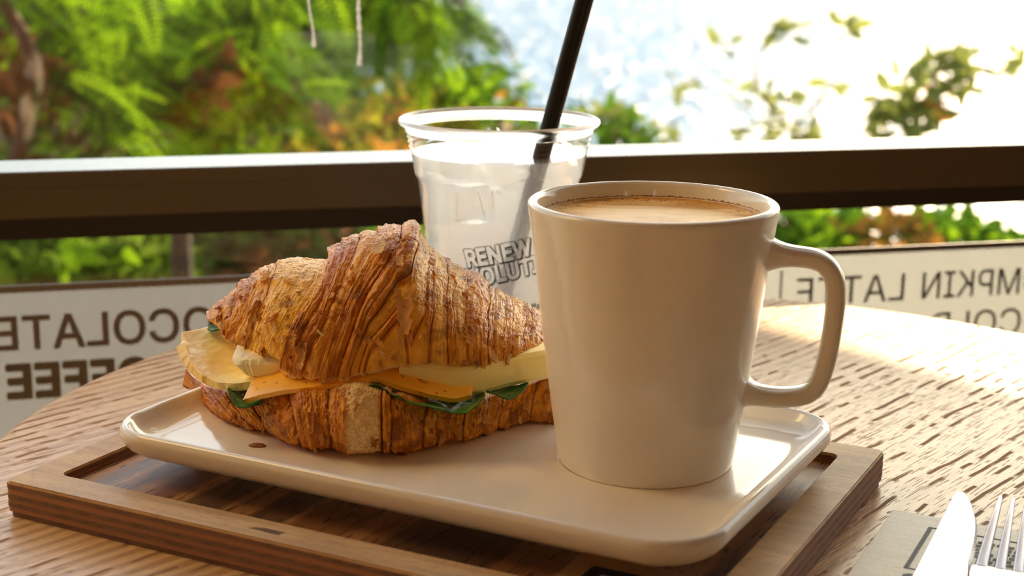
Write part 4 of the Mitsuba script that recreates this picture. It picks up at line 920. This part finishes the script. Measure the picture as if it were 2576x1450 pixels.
# 6 yellow green shrubs behind the cup
plant('shrub', 'yellow green shrub in front of the sea behind the plastic cup', 'shrub',
      [('leaf_yellow', [(1000, 260, 5.8, 110, 60, 110, 'b', .09), (1080, 300, 5.8, 120, 60, 120, 'b', .09), (930, 310, 5.6, 70, 50, 60, 'b', .08)]), ('leaf_mid', [(1020, 300, 6.0, 170, 80, 220, 'b', .1), (1160, 230, 6.0, 90, 60, 60, 'b', .09), (1230, 190, 6.0, 60, 60, 36, 'b', .08), (1290, 290, 6.0, 70, 70, 60, 'b', .08)]), ('leaf_bright', [(1140, 270, 5.9, 90, 60, 70, 'b', .1), (1240, 240, 5.9, 80, 70, 40, 'b', .08)]), ('leaf_orange', [(985, 270, 5.6, 60, 30, 20, 'b', .08), (1290, 230, 5.8, 30, 30, 8, 'b', .07)])],
      [([gr(1060, 6.1), P(1060, 460, 6.1), P(1040, 330, 6.0), P(1000, 240, 5.9)], .02, .006), ([P(1060, 420, 6.1), P(1180, 280, 6.0), P(1260, 150, 6.0)], .014, .004)])
plant('flowering_shrub', 'low orange and yellow shrub just above the rail left of the cup', 'shrub',
      [('leaf_orange', [(760, 362, 5.4, 110, 18, 50, 'b', .06), (900, 355, 5.4, 110, 24, 50, 'b', .06), (990, 370, 5.2, 70, 30, 30, 'b', .06)]), ('leaf_yellow', [(900, 375, 5.2, 160, 22, 80, 'b', .06), (800, 385, 5.2, 160, 20, 50, 'b', .06), (930, 330, 5.4, 50, 24, 20, 'b', .06)])],
      [([gr(850, 5.6), P(850, 500, 5.5), P(860, 380, 5.4)], .02, .008), ([gr(900, 5.6), P(900, 500, 5.5), P(960, 370, 5.3)], .02, .006)])
# 7 fine boughs in front of the bright sea
tw = lambda *p: [P(*k_) for k_ in p]
plant('seaside_tree', 'small tree with loose olive leaf clusters against the glaring sea at the right', 'tree',
      [('leaf_olive', [(2350, 210, 4.8, 90, 60, 46, 'b', .09, .15), (2280, 270, 4.8, 70, 60, 44, 'b', .085, .15), (2230, 300, 4.8, 50, 40, 26, 'b', .08, .15), (2390, 150, 4.8, 60, 40, 22, 'b', .085, .15), (2270, 345, 4.7, 60, 24, 20, 'b', .08, .15), (2450, 190, 4.8, 30, 50, 8, 'b', .08, .15), (2545, 155, 4.8, 22, 30, 12, 'b', .075, .15)]),
       ('leaf_orange', [(2340, 250, 4.8, 50, 40, 8, 'b', .08, .15)])],
      [(tw((2420, 700, 4.9), (2380, 480, 4.9), (2310, 330, 4.85), (2350, 200, 4.8), (2420, 100, 4.8), (2490, 90, 4.8)), .012, .003), (tw((2310, 330, 4.85), (2230, 300, 4.8), (2200, 250, 4.8)), .006, .002), (tw((2380, 260, 4.8), (2470, 180, 4.8), (2545, 150, 4.8)), .005, .002)])
plant('seaside_tree', 'thin twiggy tree with a few small leaves in front of the glare beside the straw', 'tree',
      [('leaf_olive', [(1965, 72, 4.9, 36, 24, 14, 'b', .07, .12), (2130, 62, 4.9, 24, 26, 10, 'b', .07, .12), (1725, 210, 5.0, 22, 16, 10, 'b', .06, .12), (1945, 240, 4.9, 40, 24, 13, 'b', .07, .12), (1820, 125, 4.9, 18, 30, 6, 'b', .06, .12), (2090, 212, 4.9, 18, 10, 5, 'b', .06, .12), (1860, 240, 4.9, 30, 40, 7, 'b', .06, .12), (1920, 340, 4.8, 60, 22, 18, 'b', .07, .12), (2030, 345, 4.8, 40, 24, 10, 'b', .07, .12), (2000, 300, 4.9, 60, 40, 10, 'b', .06, .12)])],
      [(tw((2080, 700, 5.0), (2060, 420, 5.0), (1960, 300, 4.95), (1900, 200, 4.9), (1940, 80, 4.9), (2000, 20, 4.9)), .009, .002), (tw((1960, 300, 4.95), (1860, 250, 4.95), (1730, 210, 5.0)), .004, .0015), (tw((1990, 330, 4.95), (2090, 210, 4.9), (2130, 60, 4.9)), .005, .0015)])
plant('shrub', 'small grey green shrub between the cup and the glare above the rail', 'shrub',
      [('leaf_mid', [(1560, 330, 5.6, 70, 40, 60, 'b', .08), (1600, 345, 5.6, 80, 30, 50, 'b', .08), (1460, 300, 5.8, 60, 60, 40, 'b', .07)]), ('leaf_olive', [(1540, 310, 5.7, 70, 50, 40, 'b', .07), (1680, 330, 5.6, 40, 40, 14, 'b', .07)])],
      [([gr(1560, 5.8), P(1560, 480, 5.8), P(1550, 320, 5.7)], .015, .005)])
# 8 plants seen under the rail
plant('glossy_shrub', 'glossy green shrub seen below the rail at the left', 'shrub',
      [('leaf_glossy', [(100, 640, 3.0, 150, 70, 170, 'b', .075, .2), (300, 640, 3.0, 140, 70, 170, 'b', .075, .2), (200, 690, 2.9, 260, 60, 170, 'b', .075, .2)]), ('leaf_bright', [(230, 630, 2.95, 210, 50, 60, 'b', .07, .2)])],
      [([gr(150, 3.1), P(150, 850, 3.1), P(160, 660, 3.05)], .02, .006), ([gr(290, 3.1), P(290, 850, 3.1), P(280, 660, 3.05)], .02, .006)])
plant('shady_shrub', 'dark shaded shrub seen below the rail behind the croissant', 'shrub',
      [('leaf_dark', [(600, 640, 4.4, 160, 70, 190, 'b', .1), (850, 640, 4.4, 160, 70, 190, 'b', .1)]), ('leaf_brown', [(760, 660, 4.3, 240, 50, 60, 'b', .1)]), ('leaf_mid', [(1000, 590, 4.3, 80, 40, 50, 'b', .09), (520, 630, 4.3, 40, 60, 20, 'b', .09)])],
      [([gr(620, 4.5), P(620, 800, 4.5), P(630, 650, 4.45)], .03, .01), ([gr(860, 4.5), P(860, 800, 4.5), P(850, 650, 4.45)], .03, .01)])  # dark leaf colours carry the shade below the rail
plant('ground_cover', 'low green plants seen below the rail beside the mug', 'shrub',
      [('leaf_mid', [(2020, 580, 4.6, 120, 50, 170, 'b', .07), (2200, 582, 4.5, 140, 34, 130, 'b', .07), (2450, 590, 4.4, 160, 36, 170, 'b', .07)]), ('leaf_bright', [(2050, 570, 4.5, 110, 50, 80, 'b', .07), (2430, 590, 4.4, 150, 30, 60, 'b', .06)]), ('leaf_orange', [(2290, 590, 4.3, 100, 18, 70, 'b', .06), (2200, 600, 4.2, 80, 14, 40, 'b', .06)])],
      [([gr(2040, 4.5), P(2040, 700, 4.5), P(2030, 600, 4.5)], .012, .005), ([gr(2440, 4.4), P(2440, 700, 4.4), P(2440, 600, 4.4)], .012, .005)])
solo('wooden_post', bevel_box(-.016, .016, -.016, .016, GZ, P(452, 530, 2.6)[2], .004).apply_translation([P(456, 620, 2.6)[0], 2.6, 0]), 'bronze_dark', False, 'brown wooden post below the rail right of the glossy shrub', 'post')
# low fence and dark bank behind the trees on the left
fn = thing('wooden_fence', 'low brown wooden fence behind the trees just above the rail', 'fence')
yF = 6.6
for px in range(-100, 1050, 230): part(fn, 'post', box(P(px, 400, yF)[0] - .03, P(px, 400, yF)[0] + .03, yF - .03, yF + .03, GZ, -.55 + .01), 'fence_mat')
for z in (-.72, -.64, -.57): part(fn, 'board', box(P(-140, 400, yF)[0], P(1010, 400, yF)[0], yF - .05, yF - .03, z - .028, z + .028), 'fence_mat')
bm = trimesh.creation.icosphere(5); n_ = meshkit.fbm(bm.vertices * 2.2, 4, 12); bm.vertices *= (.75 + .5 * n_)[:, None] * np.array([2.4, .9, 1.35]); bm.apply_translation([-3.7, 8.9, -.75])
solo('earth_bank', bm, 'bank_mat', True, 'dark overgrown bank behind the trees at the left', 'bank')
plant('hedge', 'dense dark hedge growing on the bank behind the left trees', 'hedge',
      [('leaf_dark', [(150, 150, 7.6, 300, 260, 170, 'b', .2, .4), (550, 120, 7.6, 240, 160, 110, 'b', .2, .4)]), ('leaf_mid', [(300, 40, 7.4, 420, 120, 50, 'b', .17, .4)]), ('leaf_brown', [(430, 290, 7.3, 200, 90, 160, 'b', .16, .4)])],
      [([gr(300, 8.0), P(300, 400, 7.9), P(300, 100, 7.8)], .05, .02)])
# dark seed pod tip at the top edge
solo('seed_pod', trimesh.creation.icosphere(3).apply_transform(np.diag([.010, .006, .0045, 1])).apply_transform(trimesh.transformations.rotation_matrix(.5, [0, 1, 0])).apply_translation(P(1150, 4, 2.2)), 'char_black', True, 'dark pod tip poking in at the top edge left of the straw', 'seed pod')
